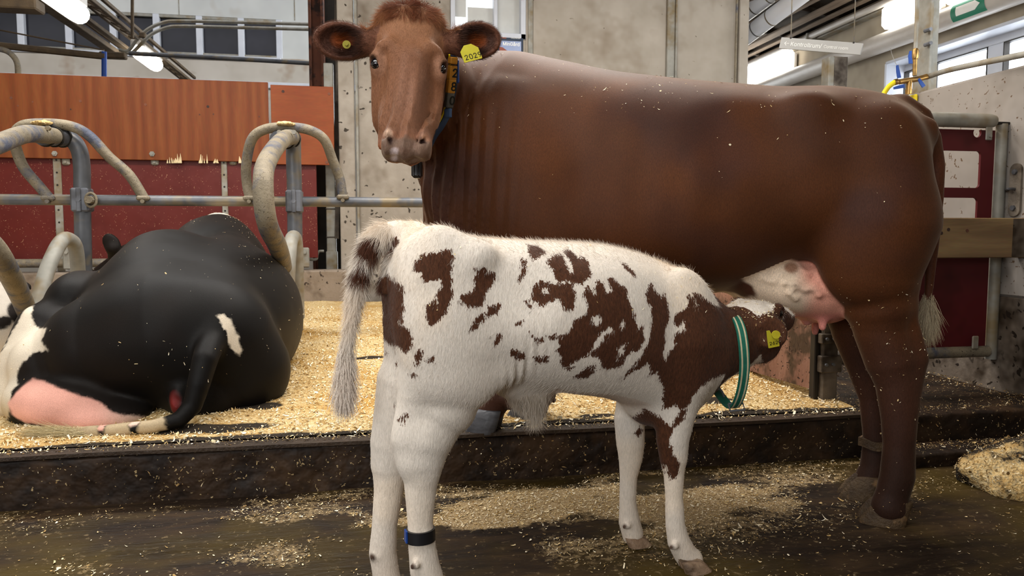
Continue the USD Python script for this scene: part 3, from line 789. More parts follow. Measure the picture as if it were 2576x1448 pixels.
sa, sb = at_d(1963, 108, 5.2), at_d(2168, 124, 4.9)
ex = (sb - sa) / np.linalg.norm(sb - sa); ex[2] *= .0
ex /= np.linalg.norm(ex)
tl = math.atan2((sb - sa)[2], np.linalg.norm((sb - sa)[:2]))
ex = ex * math.cos(tl) + EZ * math.sin(tl)
en = np.cross(ex, EZ); en /= np.linalg.norm(en)
ez = np.cross(en, ex)
sw = np.linalg.norm(sb - sa)
sn = thing("hanging_sign", "pale grey hanging sign pointing left to the control room", "sign", (sa + sb) / 2)
obj("board", obox((sa + sb) / 2, ex, -en, ez, sw, .012, .075, .002), "sign_grey", sn)
of = (sa + sb) / 2 + en * .0065
fo = lambda s, h: of + ex * s + ez * h
obj("lettering", lettering("Kontrollrum", .0262, fo(-sw * .365, -.014), ex, ez, .001), "white_print", sn)
obj("lettering", lettering("/", .026, fo(sw * .005, -.012), ex, ez, .001), "white_print", sn)
obj("lettering", lettering("Control room", .0185, fo(sw * .05, -.011), ex, ez, .001), "white_print", sn)
obj("arrow", [cyl(fo(-sw * .44, 0), fo(-sw * .385, 0), .002, 6), cyl(fo(-sw * .44, 0), fo(-sw * .415, .014), .002, 6), cyl(fo(-sw * .44, 0), fo(-sw * .415, -.014), .002, 6)], "white_print", sn)
for s in (-.38, .39):
    c = (sa + sb) / 2 + ex * sw * s + ez * .037
    obj("cord", tube([c, c + [0, 0, .75]], .0035, 6), "pipe_dirty", sn)
    obj("cord_clip", obox(c, ex, en, ez, .012, .016, .012, .002), "dark_steel", sn)

# galvanised posts behind the partition
def sq_post(name, label, u0, u1, umid, vtop, vbot, d, cap=False, m="galvanised"):
    a, b, c = at_d(u0, 100, d + .05), at_d(umid, 100, d), at_d(u1, 100, d + .0)
    zt_ = min(at_d(umid, vtop, d)[2], 2.95); zb_ = at_d(umid, vbot, d)[2]
    w = c[0] - b[0]
    t = thing(name, label, "post", (b[0], b[1], 0))
    obj("post", box(b[0], b[0] + w, b[1], b[1] + .09, 0, zt_, .004), m, t)
    return t, b, w


t1, b1, w1_ = sq_post("tall_post", "tall galvanised steel post rising behind the spotted partition wall", 2325, 2366, 2331, -80, 215, 4.5)
obj("flange", box(b1[0] - .006, b1[0] + .014, b1[1] - .035, b1[1] + .1, 0, 2.95, .003), "galvanised", t1)
for v in (75, 110):
    c = at_d(2336, v, 4.45)
    obj("bolt", cyl(c + [0, .03, 0], c - [0, .02, 0], .012, 8), "steel_bare", t1)
t2, b2, w2_ = sq_post("concrete_post", "short grey post with a slanted top under the hanging sign", 2087, 2140, 2100, 141, 300, 5.6, m="post_grey")
obj("pale_side", box(b2[0] - .045, b2[0] + .002, b2[1] - .004, b2[1] + .09, 0, at_d(2095, 143, 5.6)[2], .004), "galvanised", t2)

# water valves and hose by the tall post
va = thing("water_valve", "brass water valves with blue handles in front of the window", "valve", at_d(2300, 190, 4.2))
P = lambda u, v, d=4.2: at_d(u, v, d)
obj("supply_pipe", tube([P(2308, -40), P(2306, 60), P(2303, 122)], .011, 12, curve=False), "galvanised", va, label="upright steel supply pipe")
obj("fitting", [tube([P(2303, 122), P(2303, 128), P(2302, 146), P(2302, 150)], [.012, .019, .019, .013], 14, curve=False), tube([P(2302, 150), P(2301, 190)], .012, 12, curve=False)], "brass", va)
obj("manifold", [tube([P(2262, 206), P(2285, 202), P(2312, 198), P(2332, 192)], .015, 12), tube([P(2288, 202), P(2286, 236)], .015, 12), tube([P(2286, 224), P(2286, 237)], .018, 12)], "brass", va)
obj("conduit", tube([P(2330, 194, 4.25), P(2400, 173, 3.95), P(2600, 132, 3.35)], .015, 12), "galvanised", va, label="grey pipe leading to the right")
for pts in (((2291, 128), (2289, 140), (2291, 160)), ((2257, 164), (2259, 180), (2262, 196)), ((2311, 198), (2317, 208), (2324, 218)), ((2248, 222), (2260, 219), (2275, 216))):
    pp = [P(u, v, 4.15) for u, v in pts]
    dd = pp[-1] - pp[0]; nn = np.cross(dd, _fw)
    obj("handle", ribbon(pp, np.tile(nn, (3, 1)), [.012, .018, .02], .006), "blue_plastic", va, label="blue lever handle")
hs = thing("yellow_hose", "yellow water hose leaving the valves behind the cow's rump", "hose", P(2240, 220))
obj("hose", tube([P(2252, 206), P(2244, 211), P(2233, 221), P(2222, 240), P(2215, 275)], .014, 12), "yellow_plastic", hs)
obj("collar", tube([P(2258, 205), P(2250, 207)], .017, 12, curve=False), "brass", hs)
obj("cord", tube([at_x(*p, XU - .12) for p in ((2241, 90), (2241, 125), (2249, 150), (2258, 168))], .0025, 6), "white_pipe", wl2, label="thin white cord hanging from the lamp")
ty = at_x(2300, 250, XL)
obj("yellow_clip", obox(ty - [.01, 0, 0], EX, EY, EZ, .02, .07, .05, .008), "yellow_plastic", label="small yellow clip on the spotted partition behind the cow's rump", cat="clip")

# ------------------------------------------------------------------ red gate in front of the partition, and the plank
YG = 3.1
g = thing("gate", "dark red boarded gate with window slots in a galvanised frame", "gate", at_y(2490, 890, YG))
gp0, gp1 = at_y(2523, 312, YG), at_y(2490, 892, YG)
gxp = (gp0[0] + gp1[0]) / 2
obj("post", tube([(gxp, YG, gp1[2] - .02), (gxp, YG, gp0[2])], .026, 18), "galvanised", g)
gl = gxp - .86
ztop, zbot = at_y(2420, 305, YG)[2], at_y(2420, 884, YG)[2]
obj("top_tube", tube([(gl, YG - .03, ztop), (gxp - .1, YG - .03, ztop), (gxp - .075, YG - .03, ztop)], [.034, .034, .028], 20, curve=False), "galvanised", g)
obj("bottom_tube", tube([(gl, YG - .01, zbot), (gxp - .03, YG - .01, zbot)], .027, 18), "pipe_dirty", g)
obj("top_arm", box(gxp - .09, gxp + .028, YG - .02, YG + .02, gp0[2] - .004, gp0[2] + .008, .002), "dark_steel", g)
gx = lambda u, v: at_y(u, v, YG)[0]
gz = lambda u, v: at_y(u, v, YG)[2]
pan = sg.box(gl + .02, zbot + .02, gxp - .035, gz(2400, 325))
r_ = lambda x0, z0, x1, z1, c=.02: sg.box(x0 + c, z0 + c, x1 - c, z1 - c).buffer(c)
for (ua, ub) in ((2366, 2466), (2230, 2330)):
    pan = pan.difference(r_(gx(ua, 430), gz(2420, 472), gx(ub, 430), gz(2420, 379))).difference(r_(gx(ua, 430), gz(2420, 620), gx(ub - 3, 430), gz(2420, 497)))
pan = pan.difference(sg.Point(gx(2459, 333), gz(2459, 334)).buffer(.022))
obj("panel", prism(pan, (0, YG + .012, 0), EX, EZ, -EY, .012), "red_panel", g)
c = at_y(2483, 337, YG - .03)
obj("bracket", [box(c[0] - .018, c[0] + .018, YG - .045, YG - .038, c[2] - .03, ztop - .01, .003), cyl((c[0], YG - .04, c[2] - .012), (c[0], YG - .055, c[2] - .012), .007, 8)], "galvanised", g)
c = at_y(2451, 862, YG - .03)
obj("bracket", box(c[0] - .018, c[0] + .018, YG - .04, YG - .03, c[2] - .03, c[2] + .035, .008), "galvanised", g)
hx = at_y(2538, 400, YG)[0]
obj("latch_rod", tube([(hx + .01, YG, at_y(2541, 313, YG)[2]), (hx - .0, YG, at_y(2535, 498, YG)[2])], .008, 10), "dark_steel", g)
for v in (350, 407, 453, 496):
    z_ = at_y(2535, v, YG)[2]
    obj("latch_ring", box(hx - .05, hx + .022, YG - .012, YG + .012, z_ - .003, z_ + .003, .001), "dark_steel", g)
hb = [at_x(2560, 428, XL), at_x(2556, 527, XL)]
hi = thing("hinge_plate", "grey hinge plate bolted to the spotted wall beside the gate", "hinge", hb[1])
obj("plate", prism(sg.LineString([(0, 0), (0, hb[0][2] - hb[1][2])]).buffer(.032), (XL - .012, hb[0][1], hb[1][2]), EY, EZ, EX, .012), "post_grey", hi)
for k in range(2):
    cc = hb[k] * [0, 1, 1] + [XL, 0, (-.008, .008)[k]]
    cc[1] = hb[0][1]
    obj("bolt", cyl(cc, cc - [.022, 0, 0], .013, 6), "steel_bare", hi)
cc = np.array([XL, hb[0][1], at_y(2545, 478, YG)[2]])
obj("hook", tube([cc, cc - [.05, .0, 0], (hx, YG, cc[2])], .007, 10), "steel_bare", hi)

YP = 2.98
pk = thing("wooden_plank", "broad weathered wooden plank across the red gate behind the tail", "plank", at_y(2440, 600, YP))
zt_, zb_ = at_y(2450, 548, YP)[2], at_y(2450, 648, YP)[2]
obj("plank", box(at_y(2230, 600, YP)[0], at_y(2640, 600, YP)[0], YP - .022, YP + .022, zb_, zt_, .004), "pine_plank", pk)
for u, v in ((2433, 580), (2386, 577), (2368, 586)):
    c = at_y(u, v, YP - .022)
    obj("knot", cyl(c, c - [0, .0015, 0], .008, 8), "rust_column", pk)
obj("stained_end", box(at_y(2537, 600, YP)[0], at_y(2640, 600, YP)[0], YP - .0235, YP - .0215, zb_ + .003, zt_ - .003), "dirty_wall", pk, label="dark muck stain over the plank's right end")

# ------------------------------------------------------------------ post with a clamped plank partition behind the calf's head
ps = at_z(2085, 1010, .185)
dp = thing("clamped_post", "muck-grey square post with bolted clamps behind the nursing calf", "post", ps)
obj("post", box(ps[0] - .036, ps[0] + .04, ps[1], ps[1] + .08, .1, 1.0, .006), "post_grey", dp)
for v, h in ((851, .045), (915, .075)):
    z_ = at_y(2085, v, ps[1])[2]
    cb_ = obj("clamp_band", box(ps[0] - .05, ps[0] + .052, ps[1] - .012, ps[1] + .09, z_ - h / 2, z_ + h / 2, .004), "post_grey", dp)
    for dx in (-.03, .004):
        obj("bolt", cyl((ps[0] + dx, ps[1] - .01, z_), (ps[0] + dx, ps[1] - .024, z_), .007, 6), "steel_bare", cb_)
z_ = at_y(2110, 854, ps[1])[2]
obj("latch_tongue", prism(sg.box(0, -.02, .085, .02).buffer(.008), (ps[0] + .035, ps[1] - .02, z_ - .006), EX, EY, EZ, .012), "galvanised", dp)
z_ = at_y(2115, 910, ps[1])[2]
obj("hook_bar", tube([(ps[0] + .045, ps[1] + .02, z_), (ps[0] + .1, ps[1] + .02, z_ - .005), (ps[0] + .118, ps[1] + .02, z_ + .015), (ps[0] + .112, ps[1] + .02, z_ + .035)], .012, 10), "post_grey", dp)
pl_ = thing("partition_plank", "wide muck-spattered pink plank slanting back from the clamped post", "plank", ps)
pt = np.array([ps[0] - .05, ps[1] + .06, 0])
fe = np.array([pt[0] - .18, 4.7, 0])
e1 = fe - pt; L = np.linalg.norm(e1); e1 /= L
zA, zB = at_y(2070, 985, ps[1])[2], at_y(2070, 772, ps[1])[2]
obj("plank", prism(sg.box(.0, zA, L, zB + .05).buffer(-.015).buffer(.015), pt, e1, EZ, np.cross(e1, EZ), .03), "pink_plank", pl_)
mud = thing("plank_end_post", "dark stained post stub beside the clamped post", "post", ps)
obj("stub", box(ps[0] - .062, ps[0] - .038, ps[1] + .02, ps[1] + .06, .1, at_y(2060, 780, ps[1])[2], .004), "dark_steel", mud)
rp = at_y(1830, 760, 4.4)

# ------------------------------------------------------------------ flesh: smooth blends of tapered limbs and lofted trunks, meshed by surface nets
def smin(a, b, k):
    if k <= 0:
        return np.minimum(a, b)
    h = np.clip(.5 + .5 * (b - a) / k, 0, 1)
    return b * (1 - h) + a * h - k * h * (1 - h)


class Flesh:
    PAD = .11

    def __init__(self):
        self.ops = []

    def add(self, fn, lo, hi, k=.03, sub=False):
        self.ops.append((fn, np.asarray(lo, float) - self.PAD, np.asarray(hi, float) + self.PAD, k, sub))

    def chain(self, pts, k=.03, flat=None, sub=False):
        """Tapered limb through (x, y, z, r) joints; flat = (axis, factor) narrows its section along an axis."""
        p = np.asarray(pts, float)
        ax, fa = (np.asarray(flat[0], float), flat[1]) if flat else (None, 1)

        def fn(q):
            best = np.full(len(q), 9.)
            for a, b in zip(p[:-1], p[1:]):
                ab = b[:3] - a[:3]; w = q - a[:3]
                t = np.clip(w @ ab / max(ab @ ab, 1e-9), 0, 1)
                dv = w - t[:, None] * ab
                if ax is not None:
                    dv = dv + (1 / fa - 1) * (dv @ ax)[:, None] * ax
                best = np.minimum(best, np.sqrt((dv * dv).sum(1)) - (a[3] + (b[3] - a[3]) * t))
            return best * (1 if ax is None else .85)
        m = p[:, 3].max()
        self.add(fn, p[:, :3].min(0) - m, p[:, :3].max(0) + m, k, sub)

    def ell(self, c, r, R=None, k=.04, sub=False):
        """Ellipsoid with radii r along the rows of R."""
        c, r = np.asarray(c, float), np.asarray(r, float)
        R = np.eye(3) if R is None else np.asarray(R, float)

        def fn(q):
            l = (q - c) @ R.T
            k0 = np.sqrt(((l / r) ** 2).sum(1)); k1 = np.sqrt(((l / r ** 2) ** 2).sum(1)) + 1e-9
            return np.where(k0 < 1e-4, -r.min(), k0 * (k0 - 1) / k1)
        e = np.sqrt(((R.T * r) ** 2).sum(1))
        self.add(fn, c - e, c + e, k, sub)

    def loft(self, st, o=(0, 0, 0), R=None, k=.03, n=2.2, mid=.5):
        """Trunk along the first axis of R: stations (s, top, bottom, half width[, middle fraction])."""
        st = np.asarray(sorted([tuple(x) + ((mid,) if len(x) == 4 else ()) for x in st]), float)
        o = np.asarray(o, float); R = np.eye(3) if R is None else np.asarray(R, float)
        cur = PchipInterpolator(st[:, 0], st[:, 1:])
        s0, s1 = st[0, 0], st[-1, 0]

        def fn(q):
            l = (q - o) @ R.T
            s = np.clip(l[:, 0], s0, s1)
            zt, zb, w, fr = cur(s).T
            zc = zb + (zt - zb) * fr
            dz = l[:, 2] - zc
            h = np.where(dz > 0, zt - zc, zc - zb)
            a, b = np.abs(l[:, 1]) / w, np.abs(dz) / h
            r = (a ** n + b ** n) ** (1 / n)
            rad = np.sqrt(l[:, 1] ** 2 + dz ** 2)
            d = np.where(r > .05, rad * (1 - 1 / np.maximum(r, .05)), -np.minimum(w, h))
            ov = np.abs(l[:, 0] - s)
            return np.where(ov > 0, np.sqrt(np.maximum(d, 0) ** 2 + ov ** 2) * (d > 0) + (d <= 0) * ov, d) * .9
        w = st[:, 3].max()
        cr = np.array([[a, b, c] for a in (s0, s1) for b in (-w, w) for c in (st[:, 2].min(), st[:, 1].max())]) @ R + o
        self.add(fn, cr.min(0), cr.max(0), k)

    def __call__(self, q):
        F_ = np.full(len(q), 1.)
        a, b = q.min(0), q.max(0)
        for fn, lo, hi, k, sub in self.ops:
            if (lo < b).all() and (hi > a).all():
                d = fn(q)
                F_ = -smin(-F_, d, k) if sub else smin(F_, d, k)
        return F_

    def mesh(self, h, lo=None, hi=None, disp=None):
        lo = np.min([o[1] for o in self.ops if not o[4]], 0) if lo is None else np.asarray(lo)
        hi = np.max([o[2] for o in self.ops if not o[4]], 0) if hi is None else np.asarray(hi)
        B = 8
        nb = np.ceil((hi - lo) / (B * h)).astype(int) + 1
        bi = np.stack(np.meshgrid(*[np.arange(n) for n in nb], indexing="ij"), -1).reshape(-1, 3)
        cen = lo + (bi + .5) * B * h - .5 * h
        fc = np.concatenate([self(c) for c in np.array_split(cen, max(1, len(cen) // 400))])
        act = np.abs(fc) < B * h * 1.25 + .012
        G = np.repeat(np.repeat(np.repeat(fc.reshape(nb), B, 0), B, 1), B, 2).astype(np.float32)
        sub = np.stack(np.meshgrid(*[np.arange(B)] * 3, indexing="ij"), -1).reshape(-1, 3)
        for c in np.array_split(bi[act], max(1, act.sum() // 14)):
            ijk = (c[:, None] * B + sub[None]).reshape(-1, 3)
            q = lo + ijk * h
            f = self(q)
            if disp is not None:
                near = np.abs(f) < .02
                f[near] += disp(q[near])
            G[tuple(ijk.T)] = f
        return surface_nets(G, lo, h)


def surface_nets(G, lo, h):
    ins = G < 0
    n = np.array(G.shape)
    cor = [(a, b, c) for a in (0, 1) for b in (0, 1) for c in (0, 1)]
    cnt = sum(ins[a:n[0] - 1 + a, b:n[1] - 1 + b, c:n[2] - 1 + c].astype(np.uint8) for a, b, c in cor)
    cell = (cnt > 0) & (cnt < 8)
    idx = np.argwhere(cell)
    num = np.full(cell.shape, -1, np.int32); num[tuple(idx.T)] = np.arange(len(idx))
    vals = {c: G[tuple((idx + c).T)] for c in cor}
    acc, w = np.zeros((len(idx), 3)), np.zeros(len(idx))
    for a in cor:
        for k in range(3):
            if a[k] == 0:
                b = list(a); b[k] = 1; b = tuple(b)
                fa, fb = vals[a], vals[b]
                x = (fa < 0) != (fb < 0)
                t = np.where(x, fa / np.where(np.abs(fa - fb) < 1e-12, 1, fa - fb), 0)
                p = np.array(a, float)[None] + t[:, None] * (np.array(b) - np.array(a))
                acc += p * x[:, None]; w += x
    V = lo + (idx + acc / w[:, None]) * h
    Fs = []
    for k in range(3):
        u, v = (k + 1) % 3, (k + 2) % 3
        s0 = [slice(1, -1)] * 3
        a = ins[tuple(slice(1, m - 1) for m in n)]
        sh = [slice(1, m - 1) for m in n]; sh[k] = slice(2, n[k])
        b = ins[tuple(sh)]
        e = np.argwhere(a != b) + 1
        flip = ins[tuple(e.T)]
        du, dv = np.eye(3, dtype=int)[u], np.eye(3, dtype=int)[v]
        q = np.stack([num[tuple((e - o).T)] for o in (du * 0, du, du + dv, dv)], 1)
        q = np.where(flip[:, None], q, q[:, ::-1])
        q = q[(q >= 0).all(1)]
        Fs += [q[:, [0, 1, 2]], q[:, [0, 2, 3]]]
    m = trimesh.Trimesh(V, np.vstack(Fs), process=False)
    comp = trimesh.graph.connected_component_labels(m.face_adjacency, node_count=len(m.faces))
    keep = comp == np.bincount(comp).argmax()
    m.update_faces(keep); m.remove_unreferenced_vertices()
    if m.volume < 0:
        m.invert()
    return relax(m, 4)


def relax(m, it):
    """Taubin smoothing."""
    from scipy.sparse import coo_matrix
    f = m.faces
    e = np.vstack([f[:, [0, 1]], f[:, [1, 2]], f[:, [2, 0]]])
    n = len(m.vertices)
    Wm = coo_matrix((np.ones(len(e) * 2), (np.r_[e[:, 0], e[:, 1]], np.r_[e[:, 1], e[:, 0]])), (n, n)).tocsr()
    deg = np.asarray(Wm.sum(1)).ravel()[:, None]
    V = np.array(m.vertices)
    for _ in range(it):
        for lam in (.5, -.52):
            V += lam * (Wm @ V / deg - V)
    return trimesh.Trimesh(V, f, process=False)


class Frame:
    """A body frame: origin, forward, left, up; and photograph points met with its side planes."""

    def __init__(self, o, fwd):
        self.o = np.asarray(o, float)
        f = np.array([fwd[0], fwd[1], 0.]); f /= np.linalg.norm(f)
        self.R = np.array([f, [-f[1], f[0], 0], [0, 0, 1.]])

    def local(self, p):
        return (np.asarray(p) - self.o) @ self.R.T

    def world(self, q):
        return np.asarray(q) @ self.R + self.o

    def px(self, u, v, t=0.):
        r = ray(u, v); n = self.R[1]
        k = ((self.o - CAM) @ n + t) / (r @ n)
        return self.local(CAM + r * k)

    def dp(self, u, v, d):
        return self.local(at_d(u, v, d))

    def joints(self, rows, t=0.):
        """(u, v, r[, t]) rows as local (x, y, z, r)."""
        return [(*self.px(x[0], x[1], x[3] if len(x) > 3 else t), x[2]) for x in rows]


def sd_poly(polys, holes, x, y):
    """Signed distance (positive inside) to the union of outlines less the holes."""
    import shapely
    g = shapely.union_all([sg.Polygon(p).buffer(0) for p in polys])
    if holes:
        g = g.difference(shapely.union_all([sg.Polygon(p).buffer(0) for p in holes]))
    pts = shapely.points(x, y)
    shapely.prepare(g)
    d = shapely.distance(pts, g.boundary)
    return np.where(shapely.contains_xy(g, x, y), d, -d)


def mixc(a, b, w):
    w = np.clip(w, 0, 1)[:, None]
    return a * (1 - w) + np.asarray(b) * w


def blob(P, c, r):
    """Soft weight 1 at c falling to 0 at radius r (scalar or per axis)."""
    d = np.sqrt((((P - np.asarray(c)) / np.asarray(r)) ** 2).sum(1))
    return np.clip(1 - d, 0, 1) ** .8


def sstep(a, b, x):
    t = np.clip((x - a) / (b - a), 0, 1)
    return t * t * (3 - 2 * t)


def hide(name, tuft=60, vein=.0, rough=.55, streak=(14, 14, 3), bump=.25, sheen=.25, var=.22, spec=.35):
    """Coat: the mesh's own colour varied by fine hair streaks, with a fine nap."""
    n = {"a": ("attribute", {"attribute": "col"}), "g": ("geometry", {}), "m": ("mapping", {"scale": streak}), "n": ("noise_texture", {"scale": tuft, "detail": 3, "roughness": .7}),
         "v": ("noise_texture", {"scale": 4.5, "detail": 2}), "mv": ("map_range", {"from_min": .3, "from_max": .7, "to_min": 1 - var, "to_max": 1 + var}),
         "mn": ("map_range", {"from_min": .3, "from_max": .7, "to_min": 1 - var * 1.2, "to_max": 1 + var * 1.2}), "x": ("math", {"math_type": "multiply"}),
         "h": ("hsv", {"hue": .5, "saturation": 1.0}), "b": ("bump", {"strength": bump, "distance": .0025}),
         "p": ("principled_bsdf", {"roughness": rough, "sheen_weight": sheen, "sheen_roughness": .35, "sheen_tint": (1, .78, .58), "specular_ior_level": spec})}
    li = [("g.position", "m.vector"), ("m.vector", "n.vector"), ("g.position", "v.vector"), ("v.fac", "mv.value"), ("n.fac", "mn.value"), ("mv.result", "x.value1"), ("mn.result", "x.value2"), ("a.color", "h.color"), ("x.value", "h.value"),
          ("h.color", "p.base_color"), ("n.fac", "b.height"), ("b.normal", "p.normal")]
    return mat(name, n, li)


def hair(name, roots, dirs, length, width, colors, parent, seed=1, droop=.25, wob=.12, label=None, matname="hair"):
    """Tapered strands from the roots; kind stuff."""
    rg = np.random.default_rng(seed)
    n = len(roots)
    L = np.broadcast_to(length, (n,)) * rg.uniform(.7, 1.25, n)
    d = dirs + rg.normal(0, wob, (n, 3)); d /= np.linalg.norm(d, axis=1, keepdims=True)
    pts = [roots]
    for k in range(3):
        d = d + np.array([0, 0, -droop * (k + .5) / 3]) + rg.normal(0, wob * .5, (n, 3)); d /= np.linalg.norm(d, axis=1, keepdims=True)
        pts.append(pts[-1] + d * (L / 3)[:, None])
    root = "/".join(str(parent.GetPath()).split("/")[:3])
    P_ = (np.stack(pts, 1) - LOC[root]).reshape(-1, 3)
    path = numbered(str(parent.GetPath()) + "/" + name)
    c = UsdGeom.BasisCurves.Define(stage, path)
    c.CreateTypeAttr("linear")
    c.CreateCurveVertexCountsAttr(Vt.IntArray.FromNumpy(np.full(n, 4, np.int32)))
    c.CreatePointsAttr(Vt.Vec3fArray.FromNumpy(P_.astype(np.float32)))
    W = (np.broadcast_to(width, (n,))[:, None] * np.array([1, .85, .6, .2])).astype(np.float32).ravel()
    c.CreateWidthsAttr(Vt.FloatArray.FromNumpy(W)); c.SetWidthsInterpolation("vertex")
    pv = UsdGeom.PrimvarsAPI(c).CreatePrimvar("col", COL, "vertex")
    pv.Set(Vt.Vec3fArray.FromNumpy(np.repeat(np.asarray(colors, np.float32), 4, 0)))
    UsdShade.MaterialBindingAPI.Apply(c.GetPrim()).Bind(MATS[matname])
    tag(c.GetPrim(), label, kind="stuff")
    return c.GetPrim()


mat("hair", {"a": ("attribute", {"attribute": "col"}), "p": ("principled_bsdf", {"roughness": .6, "specular_ior_level": .15})}, [("a.color", "p.base_color")])
plain("hoof_grey", S("38383b"), S("515155"), 20, .35, .15, stretch=(1, 1, 3), dirt=(S("40352a"), 8, .5, .7))
plain("hoof_dirty", S("3a2c20"), S("54432f"), 18, .6, .5, dirt=(S("8a6a48"), 12, .55, .75))
plain("hoof_pale", S("7d6450"), S("97806a"), 20, .5, .3, dirt=(S("403022"), 9, .5, .7))
plain("eye_dark", S("0a0a10"), None, 5, .04, spec=.9)


def hoof(parent, ctr, fwd, size, ground, m, h=None, label=None):
    """A cloven hoof: two claws side by side, toes forward."""
    f = np.array([fwd[0], fwd[1], 0.]); f /= np.linalg.norm(f); l = np.array([-f[1], f[0], 0])
    h = h or size * .62
    for sgn in (-1, 1):
        pts = []
        for lv, sc, back, zz in ((0, 1.0, 0, 0), (0, 1.0, .01, .15), (1, .88, .13, .6), (2, .72, .29, 1.0)):
            for a in np.linspace(0, 2 * np.pi, 14, endpoint=False):
                ca, sa_ = math.cos(a), math.sin(a)
                x = (.62 if ca > 0 else .38) * ca * sc - back * .9
                y = .235 * sa_ * sc * (1 - .25 * max(ca, 0)) + sgn * (.235 - .045 * max(ca, 0))
                pts.append(np.asarray(ctr) * [1, 1, 0] + f * x * size + l * y * size + EZ * (ground + zz * h * (1 - .28 * max(ca, 0) * 0)))
        m_ = trimesh.convex.convex_hull(np.array(pts))
        obj("hoof_claw", m_, m, parent, smooth=50, label=label if sgn > 0 else None)

# ------------------------------------------------------------------ the red cow
MF = Frame((1.66, 2.16, 0), (-1.204, .583))
mom = thing("dairy_cow", "large red-brown cow standing with her head turned to face the viewer", "cow", MF.o)
B = Flesh()
px = MF.px
st = []
for u, vt, vb, w in ((2332, 362, 420, .05), (2318, 328, 480, .12), (2285, 276, 570, .185), (2235, 248, 635, .235), (2150, 229, 655, .27), (2060, 221, 660, .285), (1960, 222, 690, .305), (1850, 214, 725, .345),
                     (1700, 203, 742, .385), (1560, 188, 750, .395), (1430, 161, 752, .375), (1330, 143, 745, .33), (1250, 139, 735, .285), (1180, 152, 715, .245), (1120, 215, 660, .18), (1088, 300, 590, .10)):
    a, b = px(u, vt), px(u, vb)
    st.append(((a[0] + b[0]) / 2, a[2], b[2], w, .42))
B.loft(st, k=.04, n=2.25)
# croup, hooks, pins, thighs, shoulder blades, withers
for sd in (-1, 1):
    B.ell((px(2010, 300)[0], sd * .210, px(2010, 303)[2]), (.06, .04, .045), k=.085)
    B.ell((px(2312, 345)[0], sd * .085, px(2312, 345)[2]), (.035, .045, .05), k=.05)
    B.ell((px(2195, 520)[0], sd * .165, px(2195, 500)[2]), (.135, .10, .27), k=.06)
    B.ell((px(2120, 610)[0], sd * .19, px(2120, 625)[2]), (.10, .07, .14), k=.06)
    c = px(1255, 430)
    B.ell((c[0], sd * .225, c[2]), (.13, .07, .27), R=[[.93, 0, .36], [0, 1, 0], [-.36, 0, .93]], k=.08)
    c = px(1170, 480)
    B.ell((c[0], sd * .17, c[2]), (.09, .07, .09), k=.07)
    c = px(1290, 640)
    B.ell((c[0], sd * .16, c[2]), (.12, .09, .17), k=.07)
    c = px(1900, 330)      # hollow of the flank
    B.ell((c[0], sd * .40, c[2]), (.14, .085, .12), k=.12, sub=True)
    c = px(1390, 430)      # hollow behind the shoulder
    B.ell((c[0], sd * .455, c[2]), (.09, .09, .22), k=.12, sub=True)
# neck and dewlap
n0, n1, n2, n3 = px(1235, 330), px(1165, 300), MF.dp(1108, 245, 2.66), MF.dp(1062, 190, 2.50)
B.chain([(*n0, .27), (*n1, .225), (*n2, .165), (*n3, .125)], k=.07)
B.chain([(*px(1180, 420), .2), (*MF.dp(1118, 350, 2.72), .13), (*MF.dp(1085, 290, 2.55), .10)], k=.06)
B.chain([(*MF.dp(1092, 350, 2.66), .045), (*px(1106, 440, .0), .045), (*px(1112, 560, .0), .05), (*px(1140, 660, 0), .07)], k=.06)
fn_ = MF.local(at_z(1212, 1072, .19)); ff_ = MF.local(at_z(1330, 1040, .2))      # where the fore hooves stand
tn_, tf_ = fn_[1], ff_[1]
# legs
near_h = MF.joints([(2215, 560, .17), (2195, 690, .135), (2208, 765, .105), (2215, 830, .083), (2240, 905, .078), (2255, 960, .064), (2262, 1050, .052), (2262, 1120, .046), (2258, 1195, .052), (2246, 1240, .050), (2238, 1272, .056)], .14)
B.chain(near_h, k=.055, flat=((0, 1, 0), .82))
B.chain(MF.joints([(2262, 700, .05), (2285, 800, .027), (2308, 900, .034), (2296, 960, .03), (2280, 1020, .03)], .14), k=.025, flat=((0, 1, 0), .8))
B.chain(MF.joints([(2150, 590, .15), (2140, 740, .11), (2150, 830, .078), (2178, 915, .066), (2196, 1000, .048), (2204, 1110, .042), (2200, 1175, .047), (2185, 1212, .047), (2178, 1228, .052)], -.13), k=.03, flat=((0, 1, 0), .82))
B.chain(MF.joints([(2210, 760, .035), (2222, 840, .026), (2235, 905, .03), (2222, 960, .028)], -.13), k=.03)
B.chain(MF.joints([(1255, 560, .13), (1268, 720, .10), (1262, 820, .07), (1258, 885, .066), (1258, 955, .047), (1256, 1000, .055), (1240, 1026, .050), (1226, 1042, .048)], tn_), k=.04, flat=((0, 1, 0), .85))
B.chain(MF.joints([(1330, 600, .12), (1362, 760, .09), (1378, 870, .062), (1375, 950, .045), (1370, 985, .052), (1352, 1010, .049), (1346, 1022, .052)], tf_), k=.04, flat=((0, 1, 0), .85))
for u, v, t in ((1283, 1018, tn_ - .03), (1283, 1018, tn_ + .03), (1392, 1000, tf_ + .03)):
    B.chain(MF.joints([(u - 14, v - 14, .02), (u, v + 6, .014)], t), k=.012)
